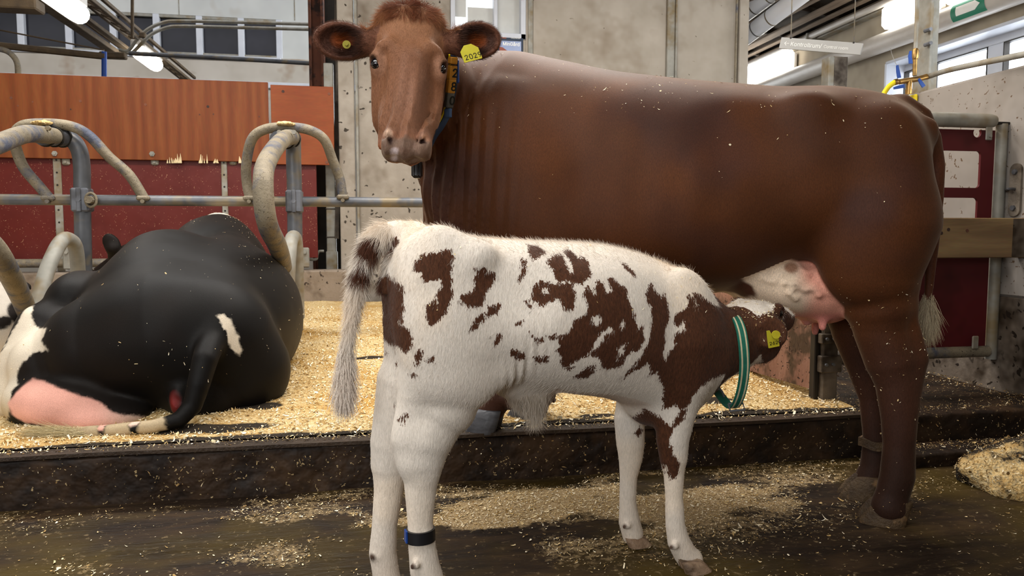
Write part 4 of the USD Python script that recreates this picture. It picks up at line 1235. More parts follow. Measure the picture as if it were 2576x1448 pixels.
# udder and teats
UD = Flesh()
udder_from = len(B.ops)
B.ell(px(1960, 708, .02), (.20, .175, .115), R=[[.97, 0, .25], [0, 1, 0], [-.25, 0, .97]], k=.025)
B.ell(px(2062, 728, .01), (.125, .165, .105), R=[[.9, 0, .43], [0, 1, 0], [-.43, 0, .9]], k=.03)
B.ell(px(2075, 700, -.02), (.10, .13, .14), k=.05)
B.chain(MF.joints([(2070, 765, .032), (2070, 795, .017), (2069, 824, .0135)], .10), k=.02)
B.chain(MF.joints([(2040, 775, .03), (2030, 798, .018), (2028, 810, .014)], .02), k=.02)
B.chain(MF.joints([(2060, 790, .02), (2052, 820, .016), (2050, 835, .013)], -.09), k=.02)
teat_f = px(2000, 770, .09)
B.chain([(*px(1990, 745, .09), .03), (*teat_f, .015), (*px(2008, 782, .09), .013)], k=.02)
UD.ops = B.ops[udder_from:]
# belly vein and milk veins on the udder
def hit(field, u, v, d0=2.0, d1=2.9):
    """Where a sight line first enters the flesh."""
    q = np.array([MF.local(at_d(u, v, d)) for d in np.linspace(d0, d1, 180)])
    f = field(q); k = np.flatnonzero(f < 0)
    return q[k[0]] if len(k) else q[90]


for pts in (((1962, 690), (1985, 682), (2005, 672), (2030, 690), (2046, 684), (2058, 700), (2075, 704)), ((1975, 712), (2000, 716), (2025, 728), (2052, 722), (2085, 738), (2110, 738)), ((1920, 700), (1945, 708), (1962, 690)), ((2058, 700), (2050, 722), (2060, 742)), ((2000, 716), (1985, 735), (2002, 750))):
    B.chain([(*(hit(UD, u, v) + [0, .004, 0]), .0095) for u, v in pts], k=.008)
# tail
tailp = MF.joints([(2262, 276, .045), (2308, 300, .038), (2336, 350, .032), (2350, 420, .027), (2350, 500, .024), (2345, 580, .020), (2337, 660, .017), (2331, 740, .014), (2326, 800, .011)], .0)
tailp = [(p[0], p[1] + .02, p[2], p[3]) for i, p in enumerate(tailp)]
B.chain(tailp, k=.025)

# head: axes are across (image right), down the nose, and out of the forehead
eye_mid = at_d(1029, 154, 2.27)
tc = (CAM - eye_mid) * [1, 1, 0]; tc /= np.linalg.norm(tc)
tc = tc * math.cos(.03) + np.cross(EZ, tc) * math.sin(.03)
bt = math.radians(17)
hf = -EZ * math.cos(bt) + tc * math.sin(bt) - _rt * .055
hf /= np.linalg.norm(hf)
hn = tc * math.cos(bt) + EZ * math.sin(bt)
hn -= hf * (hn @ hf); hn /= np.linalg.norm(hn)
hx = np.cross(hn, hf) * -1
hx = hx if hx @ _rt > 0 else -hx
HR = np.array([hf, hx, hn])                      # rows: down the nose, across, out of the face
HL = HR @ MF.R.T                                 # the same axes in the cow's frame
h0 = MF.local(eye_mid - hf * .185 + hn * .02)


def hp(f, x, n):
    return h0 + f * HL[0] + x * HL[1] + n * HL[2]


hst = [(-.012, -.045, -.085, .04), (.004, -.022, -.12, .075), (.03, -.004, -.165, .098), (.09, .006, -.20, .108), (.15, .006, -.215, .108), (.20, .003, -.225, .103), (.26, -.002, -.225, .094), (.32, -.006, -.195, .081),
       (.37, -.008, -.155, .076), (.415, -.004, -.130, .074), (.45, .000, -.112, .077), (.475, -.008, -.095, .074), (.49, -.022, -.08, .06), (.50, -.04, -.065, .035)]
B.loft(hst, o=h0, R=HL, k=.035, n=2.5, mid=.62)
for sd in (-1, 1):
    B.ell(hp(.19, sd * .092, -.035), (.042, .028, .034), R=HL, k=.03)                   # orbit
    B.chain([(*hp(.145, sd * .060, .0), .014), (*hp(.15, sd * .088, -.008), .018), (*hp(.168, sd * .108, -.026), .015)], k=.03)   # brow
    B.ell(hp(.265, sd * .062, -.135), (.12, .032, .065), R=HL, k=.06)                     # cheek
    B.ell(hp(.10, sd * .118, -.02), (.05, .022, .03), R=HL, k=.05, sub=True)            # temple hollow
    B.ell(hp(.275, sd * .094, -.016), (.065, .020, .026), R=HL, k=.06, sub=True)        # hollow beside the nose
    B.ell(hp(.19, sd * .113, -.026), (.0145, .019, .019), R=HL, k=.005, sub=True)       # eye opening
    B.ell(hp(.452, sd * .046, -.002), (.030, .024, .010), R=HL, k=.04)                 # wing of the nostril
    nr_ = np.array([HL[0] * .82 - sd * HL[1] * .5, HL[1] * .82 + sd * HL[0] * .5, HL[2]])
    B.ell(hp(.456, sd * .048, .006), (.023, .0105, .022), R=nr_, k=.008, sub=True)      # nostril
B.ell(hp(.452, 0, -.074), (.026, .052, .032), R=HL, k=.010)                             # lower lip
B.ell(hp(.475, 0, -.012), (.026, .060, .022), R=HL, k=.02)                              # muzzle pad
B.chain([(*hp(.20, 0, -.004), .04), (*hp(.40, 0, -.018), .03)], k=.04)                  # nasal bone
B.ell(hp(.02, 0, -.06), (.03, .07, .05), R=HL, k=.05)                                  # poll
ears = {}
for sd, (bu, bv), (cu, cv), (tu, tv), db, dt in ((-1, (940, 112), (866, 113), (797, 98), 2.36, 2.34), (1, (1128, 112), (1192, 108), (1252, 96), 2.36, 2.40)):
    b_, t_ = MF.dp(bu, bv, db), MF.dp(tu, tv, dt)
    c_ = (b_ + t_) / 2
    a0 = (t_ - b_) / np.linalg.norm(t_ - b_)
    nn = MF.R @ (tc * .93 + EZ * -.12 - hx * sd * .3); nn -= a0 * (nn @ a0); nn /= np.linalg.norm(nn)
    a1 = np.cross(nn, a0)
    ER = np.array([a0, a1, nn]); ears[sd] = (c_, ER, np.linalg.norm(t_ - b_))
    L_ = np.linalg.norm(t_ - b_) / 2
    B.ell(c_ + a0 * .01, (L_ * 1.03, .059, .032), R=ER, k=.02)
    B.ell(c_ + a0 * .014 + nn * .030, (L_ * .9, .048, .040), R=ER, k=.01, sub=True)
    B.chain([(*hp(.085, sd * .085, -.085), .04), (*(b_ * .7 + c_ * .3 - nn * .008), .028)], k=.03)

# folds down the neck, fine wrinkles behind the elbow and on the gaskin
nk_c = MF.local(at_d(1125, 400, 2.72))


def folds(q):
    w = np.clip(1.3 - np.abs(q[:, 0] - px(1160, 400)[0]) / .26, 0, 1) * sstep(1.50, 1.25, q[:, 2]) * sstep(.55, .8, q[:, 2])
    ph = (q[:, 0] * .93 + (q[:, 2] - 1.) * .10) * 2 * np.pi / .046
    nz_ = meshkit.noise(q * [14, 14, 2.2], 3)
    d = w * .0085 * (np.sin(ph + 5 * nz_) ** 3)
    # muscle and rib relief
    ribs = np.exp(-((q[:, 0] - .78) / .30) ** 2) * np.exp(-((q[:, 2] - 1.05) / .28) ** 2)
    d += .0010 * ribs * np.sin(q[:, 0] * 2 * np.pi / .115 + q[:, 2] * 3)
    d += .010 * (meshkit.fbm(q * 3.4, 2, 8) - .5)
    return d


mm = B.mesh(.0066, disp=folds)
Q = np.array(mm.vertices)
mm.vertices = MF.world(Q)
N_ = mm.vertex_normals
C0 = np.array(S("46250f"))
col = np.tile(C0, (len(Q), 1))
nzv = meshkit.fbm(Q * 2.3, 3, 4)
col = mixc(col, S("512d16"), sstep(.45, .7, nzv) * .7)
col = mixc(col, S("3e200f"), sstep(.55, .3, nzv) * .5)
col = mixc(col, S('3a221b'), sstep(.52, .72, meshkit.fbm(Q * [3.4, 3.4, 3.0] + 7, 3, 17)) * .75)
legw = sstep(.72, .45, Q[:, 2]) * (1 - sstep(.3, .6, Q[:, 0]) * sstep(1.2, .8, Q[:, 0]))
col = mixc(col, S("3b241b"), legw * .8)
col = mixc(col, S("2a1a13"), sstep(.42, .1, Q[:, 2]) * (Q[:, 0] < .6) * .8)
hq = (Q - h0) @ HL.T                                                        # head coordinates
inh = sstep(.62, .5, np.abs(hq[:, 0] - .2)) * sstep(.16, .13, np.abs(hq[:, 1])) * sstep(-.27, -.2, hq[:, 2]) * (hq[:, 0] < .56)
col = mixc(col, S("785038"), inh * .9)
col = mixc(col, S("8a5f42"), inh * blob(hq, (.05, 0, 0), (.14, .14, .1)))
col = mixc(col, S("86604d"), inh * blob(hq, (.30, 0, .0), (.17, .07, .08)) * .8)
for sd in (-1, 1):
    col = mixc(col, S("ac8067"), inh * blob(hq, (.198, sd * .098, -.02), (.045, .038, .05)) * 1.25)
    col = mixc(col, S("3a2318"), inh * blob(hq, (.19, sd * .113, -.026), (.023, .026, .03)) * 2.0)
mz = inh * sstep(.405, .435, hq[:, 0] + .01 * (meshkit.noise(hq * 60) - .5))
col = mixc(col, S("715b4e"), mz * .95)
col = mixc(col, S("935f44"), mz * sstep(.455, .44, hq[:, 0]) * .6)
col = mixc(col, S("644b3e"), mz * sstep(.5, .7, meshkit.fbm(hq * 45, 3, 2)) * .6)
for f_, x_, r_w, c_ in ((.436, -.052, .016, "c9a790"), (.488, -.032, .014, "c8b8b8"), (.44, .055, .012, "b98c72")):
    col = mixc(col, S(c_), inh * blob(hq[:, :2], (f_, x_), (r_w, r_w)) * 1.4)
for sd in (-1, 1):
    col = mixc(col, S("2c1812"), inh * blob(hq, (.456, sd * .048, -.006), (.026, .016, .02)) * 1.8)
col = mixc(col, S("9b6244"), inh * sstep(-.045, -.055, hq[:, 2]) * sstep(.43, .45, hq[:, 0]))
col = mixc(col, S("4a2c22"), inh * np.exp(-((hq[:, 2] + .05) / .005) ** 2) * (hq[:, 0] > .44) * .9)
for sd, (c_, ER, L_) in ears.items():
    eq = (Q - c_) @ ER.T
    ine = (np.abs(eq[:, 0]) < L_ * .62) & (np.abs(eq[:, 1]) < .075) & (np.abs(eq[:, 2]) < .06)
    col = mixc(col, S("5d392a"), ine * .8)
    face_in = ine * sstep(.3, .7, N_ @ (ER[2] @ MF.R))
    rin = np.sqrt((eq[:, 0] / (L_ * .46)) ** 2 + (eq[:, 1] / .05) ** 2)
    col = mixc(col, S("3a2117"), ine * sstep(1.05, .9, rin) * (eq[:, 2] < .022) * .85)
    col = mixc(col, S("a4501c"), ine * blob(eq[:, :2], (.005, -.004 if sd < 0 else .0), (.045, .03)) * (eq[:, 2] < .022) * 1.1)  # light glowing through the ear, painted into its colour as orange
ud = np.maximum(blob(Q, px(1960, 722, .02), (.30, .30, .19)), blob(Q, px(2066, 750, 0), (.22, .27, .23)))
und = sstep(.10, .2, ud) * (Q[:, 2] < px(1960, 640, .12)[2]) * (np.abs(Q[:, 1]) < .178) * (Q[:, 0] > px(2145, 760)[0])
# only udder skin: below the flank fold line
uline = np.interp(-Q[:, 0], [-px(u, 700)[0] for u in (1830, 1870, 1930, 1990, 2040, 2090, 2140)], [px(u, v, .1)[2] for u, v in ((1830, 672), (1870, 645), (1930, 634), (1990, 650), (2040, 680), (2090, 722), (2140, 780))])
und = np.concatenate([sstep(.022, .010, UD(c)) for c in np.array_split(Q, 60)])
und = np.maximum(und, sstep(.0, .012, uline - Q[:, 2]) * (Q[:, 0] > px(1990, 760)[0]) * (Q[:, 0] < px(1775, 700)[0]) * (np.abs(Q[:, 1]) < .2))
pink = sstep(px(1965, 700)[0], px(2030, 700)[0], Q[:, 0] + .05 * (meshkit.noise(Q * 16) - .5) - .35 * (Q[:, 2] - px(2000, 690)[2]))
ucol = mixc(np.tile(np.array(S("d8c2ab")), (len(Q), 1)), S("c98d7a"), pink)
brp = sd_poly([[px(u, v, .1)[[0, 2]] for u, v in ((1836, 690), (1870, 700), (1895, 715), (1900, 745), (1860, 740), (1800, 735), (1780, 700), (1800, 650), (1850, 648), (1882, 668), (1850, 682))]], None, Q[:, 0], Q[:, 2])
ucol = mixc(ucol, S("4a2a1e"), sstep(-.008, .008, brp + .02 * (meshkit.noise(Q * 40) - .5)))
ucol = mixc(ucol, S("96705a"), blob(Q[:, [0, 2]], px(1988, 672, .15)[[0, 2]], (.026, .02)) * 2.2)
ucol = mixc(ucol, S("d8857c"), sstep(px(2050, 770, .05)[2], px(2050, 795, .05)[2], Q[:, 2]) * .8)
col = mixc(col, ucol, und)
tp = np.array([p[:3] for p in tailp])
col = mixc(col, S("5a3325"), np.clip(1 - np.min(np.linalg.norm(Q[:, None, :] - tp[None, 3:], axis=2), 1) / .1, 0, 1) * (Q[:, 0] < px(2330, 500)[0]) * .7)
hide("cow_coat", 40, rough=.6, streak=(9, 9, 3), bump=.22, sheen=.13, var=.2, spec=.16)
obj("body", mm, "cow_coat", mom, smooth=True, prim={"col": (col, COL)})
mw = MF.world
for sd in (-1, 1):
    e = trimesh.creation.icosphere(4, .0185)
    e.apply_translation(mw(hp(.192, sd * .0955, -.040)))
    obj("eye", e, "eye_dark", mom, smooth=True)
g0 = lambda u, v: at_z(u, v, 0)
for u, v, gz_, sz, m_ in ((2228, 1296, 0, .135, "hoof_dirty"), (2168, 1236, 0, .125, "hoof_dirty")):
    hoof(mom, at_z(u, v, gz_ + .02), MF.R[0], sz, gz_, m_)
for c in (at_z(1216, 1074, .19), at_z(1334, 1040, .2)):
    hoof(mom, c, MF.R[0], .15, max(float(bed_z(c[0], c[1])) - .012, .178), "hoof_grey", .086)
# poll hair, ear fringe, tail switch, coat fuzz along the topline
rg = np.random.default_rng(11)
hface = inh > .5
def coat_hair(name, sel, count, length, width, flow, tint, seed, jit=.3, lift=.45, parent=mom, label=None, V=None, N=None, Cc=None, F_=None):
    """Short hairs rooted on the selected vertices' triangles, combed along flow(Q)."""
    rg2 = np.random.default_rng(seed)
    ff = np.asarray(F_)
    ff = ff[sel[ff].all(1)]
    ar = np.linalg.norm(np.cross(V[ff[:, 1]] - V[ff[:, 0]], V[ff[:, 2]] - V[ff[:, 0]]), axis=1)
    k = rg2.choice(len(ff), count, p=ar / ar.sum())
    b1 = rg2.random((count, 2)); b1 = np.where(b1.sum(1, keepdims=True) > 1, 1 - b1, b1)
    w = np.c_[1 - b1.sum(1), b1]
    g = lambda A_: (A_[ff[k]] * w[:, :, None]).sum(1)
    p, nn, c = g(V), g(N), g(Cc)
    fl = flow(p)
    fl = fl - nn * (fl * nn).sum(1, keepdims=True)
    fl /= np.linalg.norm(fl, axis=1, keepdims=True) + 1e-9
    d = fl + nn * lift + rg2.normal(0, jit, p.shape)
    d /= np.linalg.norm(d, axis=1, keepdims=True)
    c = c * (1 + tint * rg2.uniform(-1, 1, (count, 1)))
    return hair(name, p - nn * .001, d, length, width, np.clip(c, 0, 1), parent, seed, .08, .08, label)


Vw, Fw, HW = mm.vertices, mm.faces, HR
whorl = eye_mid + hn * .02
hcol = mixc(col, S("9a6b48"), inh * sstep(.24, .02, hq[:, 0]) * .35)
coat_hair("face_hair", hface & (hq[:, 0] < .41) & (hq[:, 0] > -.02), 16000, .009, .00042, lambda p: np.where(((p - whorl) @ hf < .0)[:, None], (p - whorl) @ np.diag([1, 1, 1]) * 1.0, np.tile(hf * .2, (len(p), 1)) + hx * ((p - whorl) @ hx)[:, None]), .28, 21, .2, .25, V=Vw, N=N_, Cc=hcol, F_=Fw)
top = hface & (hq[:, 0] < .055) & (hq[:, 2] > -.10)
coat_hair("poll_hair", top, 6500, .030, .00075, lambda p: np.tile(hf * .9 + hn * .25, (len(p), 1)) + hx * (((p - whorl) @ hx) * 7 + .5 * np.sin((p @ hx) * 90))[:, None], .35, 22, .35, .30, V=Vw, N=N_, Cc=mixc(np.tile(np.array(S("7d4a31")), (len(Q), 1)), S("93603d"), sstep(.05, .09, np.abs(hq[:, 1]))), F_=Fw, label="tousled reddish forelock on the poll")
for sd, (c_, ER, L_) in ears.items():
    eq = (Q - c_) @ ER.T
    rin = np.sqrt((eq[:, 0] / (L_ * .5)) ** 2 + (eq[:, 1] / .055) ** 2)
    se = (np.abs(eq[:, 0]) < L_ * .62) & (np.abs(eq[:, 1]) < .08) & (np.abs(eq[:, 2]) < .06)
    a0w = ER[0] @ MF.R
    coat_hair("ear_hair", se, 9000, .011, .00045, lambda p: np.tile(a0w, (len(p), 1)) + (p - mw(c_)) * 4, .35, 30 + sd, .35, .4, V=Vw, N=N_, Cc=col * .9, F_=Fw)
    coat_hair("ear_fringe", se & (rin < .85) & (eq[:, 0] < L_ * .1), 1500, .03, .0006, lambda p: np.tile(a0w, (len(p), 1)), .35, 34 + sd, .3, .5, V=Vw, N=N_, Cc=col * .55, F_=Fw)
n = 2600
k_ = rg.uniform(0, 1, n)
t0, t1 = np.array(tailp[-2][:3]), np.array(tailp[-1][:3])
p = t0 + np.outer(k_, t1 - t0) + rg.normal(0, .006, (n, 3))
d = np.array([0, 0, -1.]) + rg.normal(0, .28, (n, 3)) * [1, 1, .2]
cc = mixc(np.tile(np.array(S("8a7862")), (n, 1)), S("cbbb9c"), rg.random(n))
hair("tail_switch", mw(p), (d / np.linalg.norm(d, axis=1, keepdims=True)) @ MF.R, .085, .0012, cc, mom, 6, .5, .12, label="pale muck-tinged tail switch")

bl = px(2201, 1112, -.13)
rb2 = [mw(bl + [.050 * math.cos(a), .046 * math.sin(a), .004 * math.sin(3 * a)]) for a in np.linspace(0, 2 * np.pi, 28)]
obj("leg_band", ribbon(rb2, np.tile(EZ, (28, 1)), .030, .008), "hoof_dirty", mom, label="muck-covered band round the far hind leg")

# collar with numbered blocks, transponder, ear tags
ring = [(1141, 140, 2.36), (1142, 175, 2.40), (1141, 215, 2.42), (1133, 255, 2.43), (1124, 290, 2.43), (1108, 320, 2.42), (1090, 345, 2.42), (1075, 375, 2.44), (1058, 400, 2.47)]
cp = [at_d(*r_) for r_ in ring]
cps = spline(cp, 6)
cn = np.tile(_fw * .75 + _rt * .65, (len(cps), 1))
plain("blue_strap", S("2c3c54"), S("384a64"), 20, .6, .1)
cl_ = obj("collar", ribbon(cps, cn, .026, .006), "blue_strap", mom, label="dark blue neck collar with yellow edging carrying number blocks")
obj("edging", tube(cps - _rt * .012 - _fw * .014, .003, 6, curve=False), "yellow_plastic", cl_)
plain("orange_block", S("8f5f1a"), S("a06c20"), 14, .5, .1)
plain("black_block", S("3a3833"), S("4a463e"), 14, .5, .1)
for i, (u, v, h_, d_, m_, tx) in enumerate(((1139, 152, .022, 2.36, "orange_block", ""), (1137, 183, .046, 2.375, "orange_block", "2"), (1134, 217, .044, 2.385, "orange_block", "8"), (1130, 252, .048, 2.395, "black_block", "0"))):
    c = at_d(u, v, d_)
    ax = (at_d(u - 3, v + 30, d_ + .01) - c); ax /= np.linalg.norm(ax)
    nx_ = -_fw * .8 + _rt * .6; nx_ -= ax * (nx_ @ ax); nx_ /= np.linalg.norm(nx_)
    ex_ = np.cross(ax, nx_)
    ex_ = ex_ if ex_ @ _rt > 0 else -ex_
    b_ = obj("number_block", obox(c, ex_, nx_, ax, .026, .022, h_, .003), m_, mom, label=("blank" if not tx else "number " + tx) + (" orange" if "orange" in m_ else " dark") + " collar block")
    if tx:
        obj("numeral", lettering(tx, .026, c + nx_ * .0112 - ex_ * .008 + ax * .012, ex_, -ax, .001, True), "black_print", b_)
obj("strap_keeper", obox(at_d(1127, 285, 2.40), _rt * .9 - _fw * .43, _fw * .9 + _rt * .43, EZ, .024, .014, .03, .003), "blue_strap", mom)
obj("strap_keeper", obox(at_d(1148, 180, 2.43), _rt * .9 - _fw * .43, _fw * .9 + _rt * .43, EZ, .018, .012, .075, .003), "blue_plastic", mom)
tb = at_d(1049, 425, 2.46)
plain("black_plastic", S("121214"), S("1c1c20"), 8, .3, spec=.6)
tr_ = obj("transponder", obox(tb, _rt, _fw, EZ, .034, .045, .06, .008), "black_plastic", mom, label="black transponder box hanging under the collar")
for dx in (-.008, .004, .013):
    obj("rib", obox(tb + _rt * dx - _fw * .024, _rt, _fw, EZ, .004, .006, .05, .001), "black_plastic", tr_)


def tag_plate(parent, c, ex_, ez_, w, h, text, label, notch=True, size=.02):
    en_ = np.cross(ex_, ez_)
    pl = sg.Polygon([(-w / 2, -h / 2), (w / 2, -h / 2), (w / 2, h * .18), (w * .2, h / 2), (-w * .2, h / 2), (-w / 2, h * .18)]) if notch else sg.box(-w / 2, -h / 2, w / 2, h / 2)
    t = obj("ear_tag", prism(pl.buffer(.002), c, ex_, ez_, en_, .0025), "yellow_tag", parent, label=label)
    for s_ in (1,):
        obj("tag_print", lettering(text, size, c - ex_ * w * .45 - ez_ * h * .42 + en_ * .0026, ex_, ez_, .0006), "black_print", t)
    return t


ex_ = at_d(1204, 141, 2.345) - at_d(1166, 151, 2.33); ex_ /= np.linalg.norm(ex_)
ez_ = at_d(1188, 112, 2.35) - at_d(1180, 150, 2.335); ez_ -= ex_ * (ez_ @ ex_); ez_ /= np.linalg.norm(ez_)
tag_plate(mom, at_d(1183, 133, 2.325), ex_, ez_, .056, .05, "2029", "yellow ear tag numbered 2029", size=.0165)
rb_ = at_d(872, 113, 2.325)
obj("ear_button", [tube([rb_, rb_ + tc * .006], .0125, 18, curve=False), tube([rb_ + tc * .005, rb_ + tc * .012], .005, 12, curve=False)], "yellow_button", mom, label="round yellow ear button")

# ------------------------------------------------------------------ the calf
KF = Frame((.035, 1.815, 0), (.761, .142))
calf = thing("calf", "white calf with red-brown patches nursing under the red cow", "calf", KF.o)
K = Flesh()
kp, kd, kj = KF.px, KF.dp, KF.joints
st = []
for u, vt, vb, w in ((972, 655, 740, .045), (985, 622, 850, .10), (1015, 592, 900, .135), (1075, 582, 930, .152), (1160, 591, 946, .162), (1240, 600, 955, .176), (1330, 605, 972, .192), (1420, 609, 984, .196), (1500, 615, 994, .19), (1570, 629, 1014, .175),
                     (1640, 652, 1042, .155), (1700, 680, 1045, .138), (1755, 718, 1008, .115), (1795, 762, 950, .08), (1815, 800, 910, .05)):
    a, b = kp(u, vt), kp(u, vb)
    st.append(((a[0] + b[0]) / 2, a[2], b[2], w, .5))
K.loft(st, k=.025, n=2.3)
for sd in (-1, 1):
    c = kp(1075, 690); K.ell((c[0], sd * .10, c[2]), (.10, .055, .12), k=.05)
    c = kp(1110, 850); K.ell((c[0], sd * .105, c[2]), (.115, .055, .13), k=.05)
    c = kp(1165, 640); K.ell((c[0], sd * .125, c[2]), (.035, .03, .03), k=.05)
    c = kp(1255, 690); K.ell((c[0], sd * .235, c[2]), (.07, .05, .07), k=.08, sub=True)
    c = kp(1690, 800); K.ell((c[0], sd * .105, c[2]), (.075, .045, .15), R=[[.95, 0, .3], [0, 1, 0], [-.3, 0, .95]], k=.05)
    c = kp(1752, 880); K.ell((c[0], sd * .085, c[2]), (.055, .045, .06), k=.05)
# neck, brisket, sheath
K.chain([(*kp(1715, 855), .125), (*kp(1775, 865), .108), (*kd(1835, 862, 2.10), .093), (*kd(1880, 845, 2.14), .078)], k=.05, flat=((0, 1, 0), .8))
K.ell(kp(1640, 1015), (.07, .07, .06), k=.05)
K.chain(kj([(1300, 955, .06), (1330, 985, .045), (1342, 1015, .028), (1345, 1035, .016)]), k=.05)
K.chain(kj([(1255, 935, .03), (1235, 950, .03), (1190, 985, .03)], -.10), k=.05)
# legs
K.chain(kj([(1110, 800, .12), (1128, 925, .118), (1118, 1015, .085), (1098, 1050, .072), (1074, 1098, .068), (1064, 1150, .056), (1058, 1225, .040), (1057, 1320, .031), (1063, 1385, .034), (1068, 1425, .037), (1076, 1458, .039), (1084, 1500, .040)], -.07), k=.03, flat=((0, 1, 0), .8))
K.chain(kj([(1060, 960, .05), (1025, 1050, .030), (1014, 1105, .027), (1030, 1165, .026)], -.07), k=.03)
K.chain(kj([(1075, 830, .11), (1050, 950, .09), (1012, 1050, .065), (992, 1115, .055), (983, 1175, .047), (978, 1235, .038), (967, 1325, .033), (963, 1388, .036), (970, 1435, .035), (977, 1478, .037)], .07), k=.03, flat=((0, 1, 0), .8))
K.chain(kj([(1000, 960, .05), (975, 1050, .030), (964, 1105, .024), (968, 1160, .024)], .07), k=.03)
K.chain(kj([(1712, 860, .105), (1706, 960, .078), (1699, 1029, .060), (1692, 1104, .047), (1694, 1150, .040), (1695, 1190, .030), (1696, 1249, .0245), (1699, 1320, .028), (1706, 1358, .032), (1722, 1390, .033), (1738, 1408, .035)], -.085), k=.03, flat=((0, 1, 0), .85))
K.chain(kj([(1660, 900, .09), (1605, 985, .06), (1583, 1050, .046), (1586, 1115, .043), (1586, 1150, .037), (1581, 1200, .027), (1579, 1260, .026), (1583, 1310, .033), (1592, 1342, .033)], .085), k=.03, flat=((0, 1, 0), .85))
for u, v, t in ((1037, 1424, -.098), (937, 1400, .055), (1689, 1375, -.108), (1571, 1323, .062)):
    K.chain(kj([(u + 8, v - 3, .011), (u, v + 2, .007)], t), k=.008)
# tail
tl_ = kj([(1035, 600, .045), (1000, 588, .034), (965, 592, .030), (938, 612, .027), (918, 650, .023), (900, 710, .020), (886, 790, .016), (874, 870, .013), (866, 930, .010)], 0)
K.chain(tl_, k=.03)
# head: poll, nose direction away and to the right
ho = kd(1868, 778, 2.12)
qf = _rt * .70 + _fw * .66 + EZ * .0; qf /= np.linalg.norm(qf)
qn = EZ - qf * (EZ @ qf) + _fw * -.10; qn -= qf * (qn @ qf); qn /= np.linalg.norm(qn)
qx = np.cross(qn, qf)                                                       # towards the left of the calf
QR = np.array([qf, qx, qn]); QL = QR @ KF.R.T
qp = lambda f, x, n: ho + f * QL[0] + x * QL[1] + n * QL[2]
K.loft([(-.035, -.02, -.10, .045), (0, .012, -.14, .062), (.05, .022, -.15, .072), (.10, .020, -.145, .070), (.15, .012, -.125, .054), (.20, .002, -.10, .044), (.235, -.006, -.09, .046), (.26, -.02, -.08, .036), (.27, -.035, -.065, .02)], o=ho, R=QL, k=.025, n=2.3, mid=.6)
for sd in (-1, 1):
    K.ell(qp(.085, sd * .064, .0), (.03, .018, .022), R=QL, k=.025)
    K.ell(qp(.09, sd * .077, -.006), (.013, .012, .013), R=QL, k=.005, sub=True)
    K.ell(qp(.245, sd * .03, -.012), (.012, .008, .012), R=QL, k=.006, sub=True)
    K.ell(qp(.07, sd * .05, -.10), (.055, .025, .045), R=QL, k=.04)
# near ear hangs back and down, far ear the other way
eb, et = kd(1915, 808, 2.09), kd(1960, 862, 2.04)
e0 = et - eb; eL = np.linalg.norm(e0); e0 /= eL
en0 = KF.R @ (-_fw * .93 - _rt * .3 + EZ * .2); en0 -= e0 * (en0 @ e0); en0 /= np.linalg.norm(en0)
EK = np.array([e0, np.cross(en0, e0), en0])
K.ell((eb + et) / 2, (eL * .62, .044, .020), R=EK, k=.02)
K.ell((eb + et) / 2 - en0 * .0 + e0 * .006 + en0 * .020, (eL * .52, .035, .022), R=EK, k=.01, sub=True)
K.chain([(*qp(.03, -.05, -.03), .03), (*(eb * .75 + et * .25), .022)], k=.03)
K.chain([(*qp(.03, .05, -.03), .028), (*qp(.02, .12, -.05), .022), (*qp(.02, .17, -.075), .012)], k=.03, flat=(QL[0], .5))


def kdisp(q):
    d = .005 * (meshkit.fbm(q * 6, 3, 12) - .5)
    w = sstep(.04, 0, np.abs(q[:, 0] - kp(1600, 800)[0]) / 6) * 0
    fold = np.exp(-((q[:, 0] - kp(1262, 900)[0] - .3 * (q[:, 2] - .6)) / .03) ** 2) * sstep(.75, .6, q[:, 2])
    return d + .004 * fold * np.sin(q[:, 0] * 260 + q[:, 2] * 40)


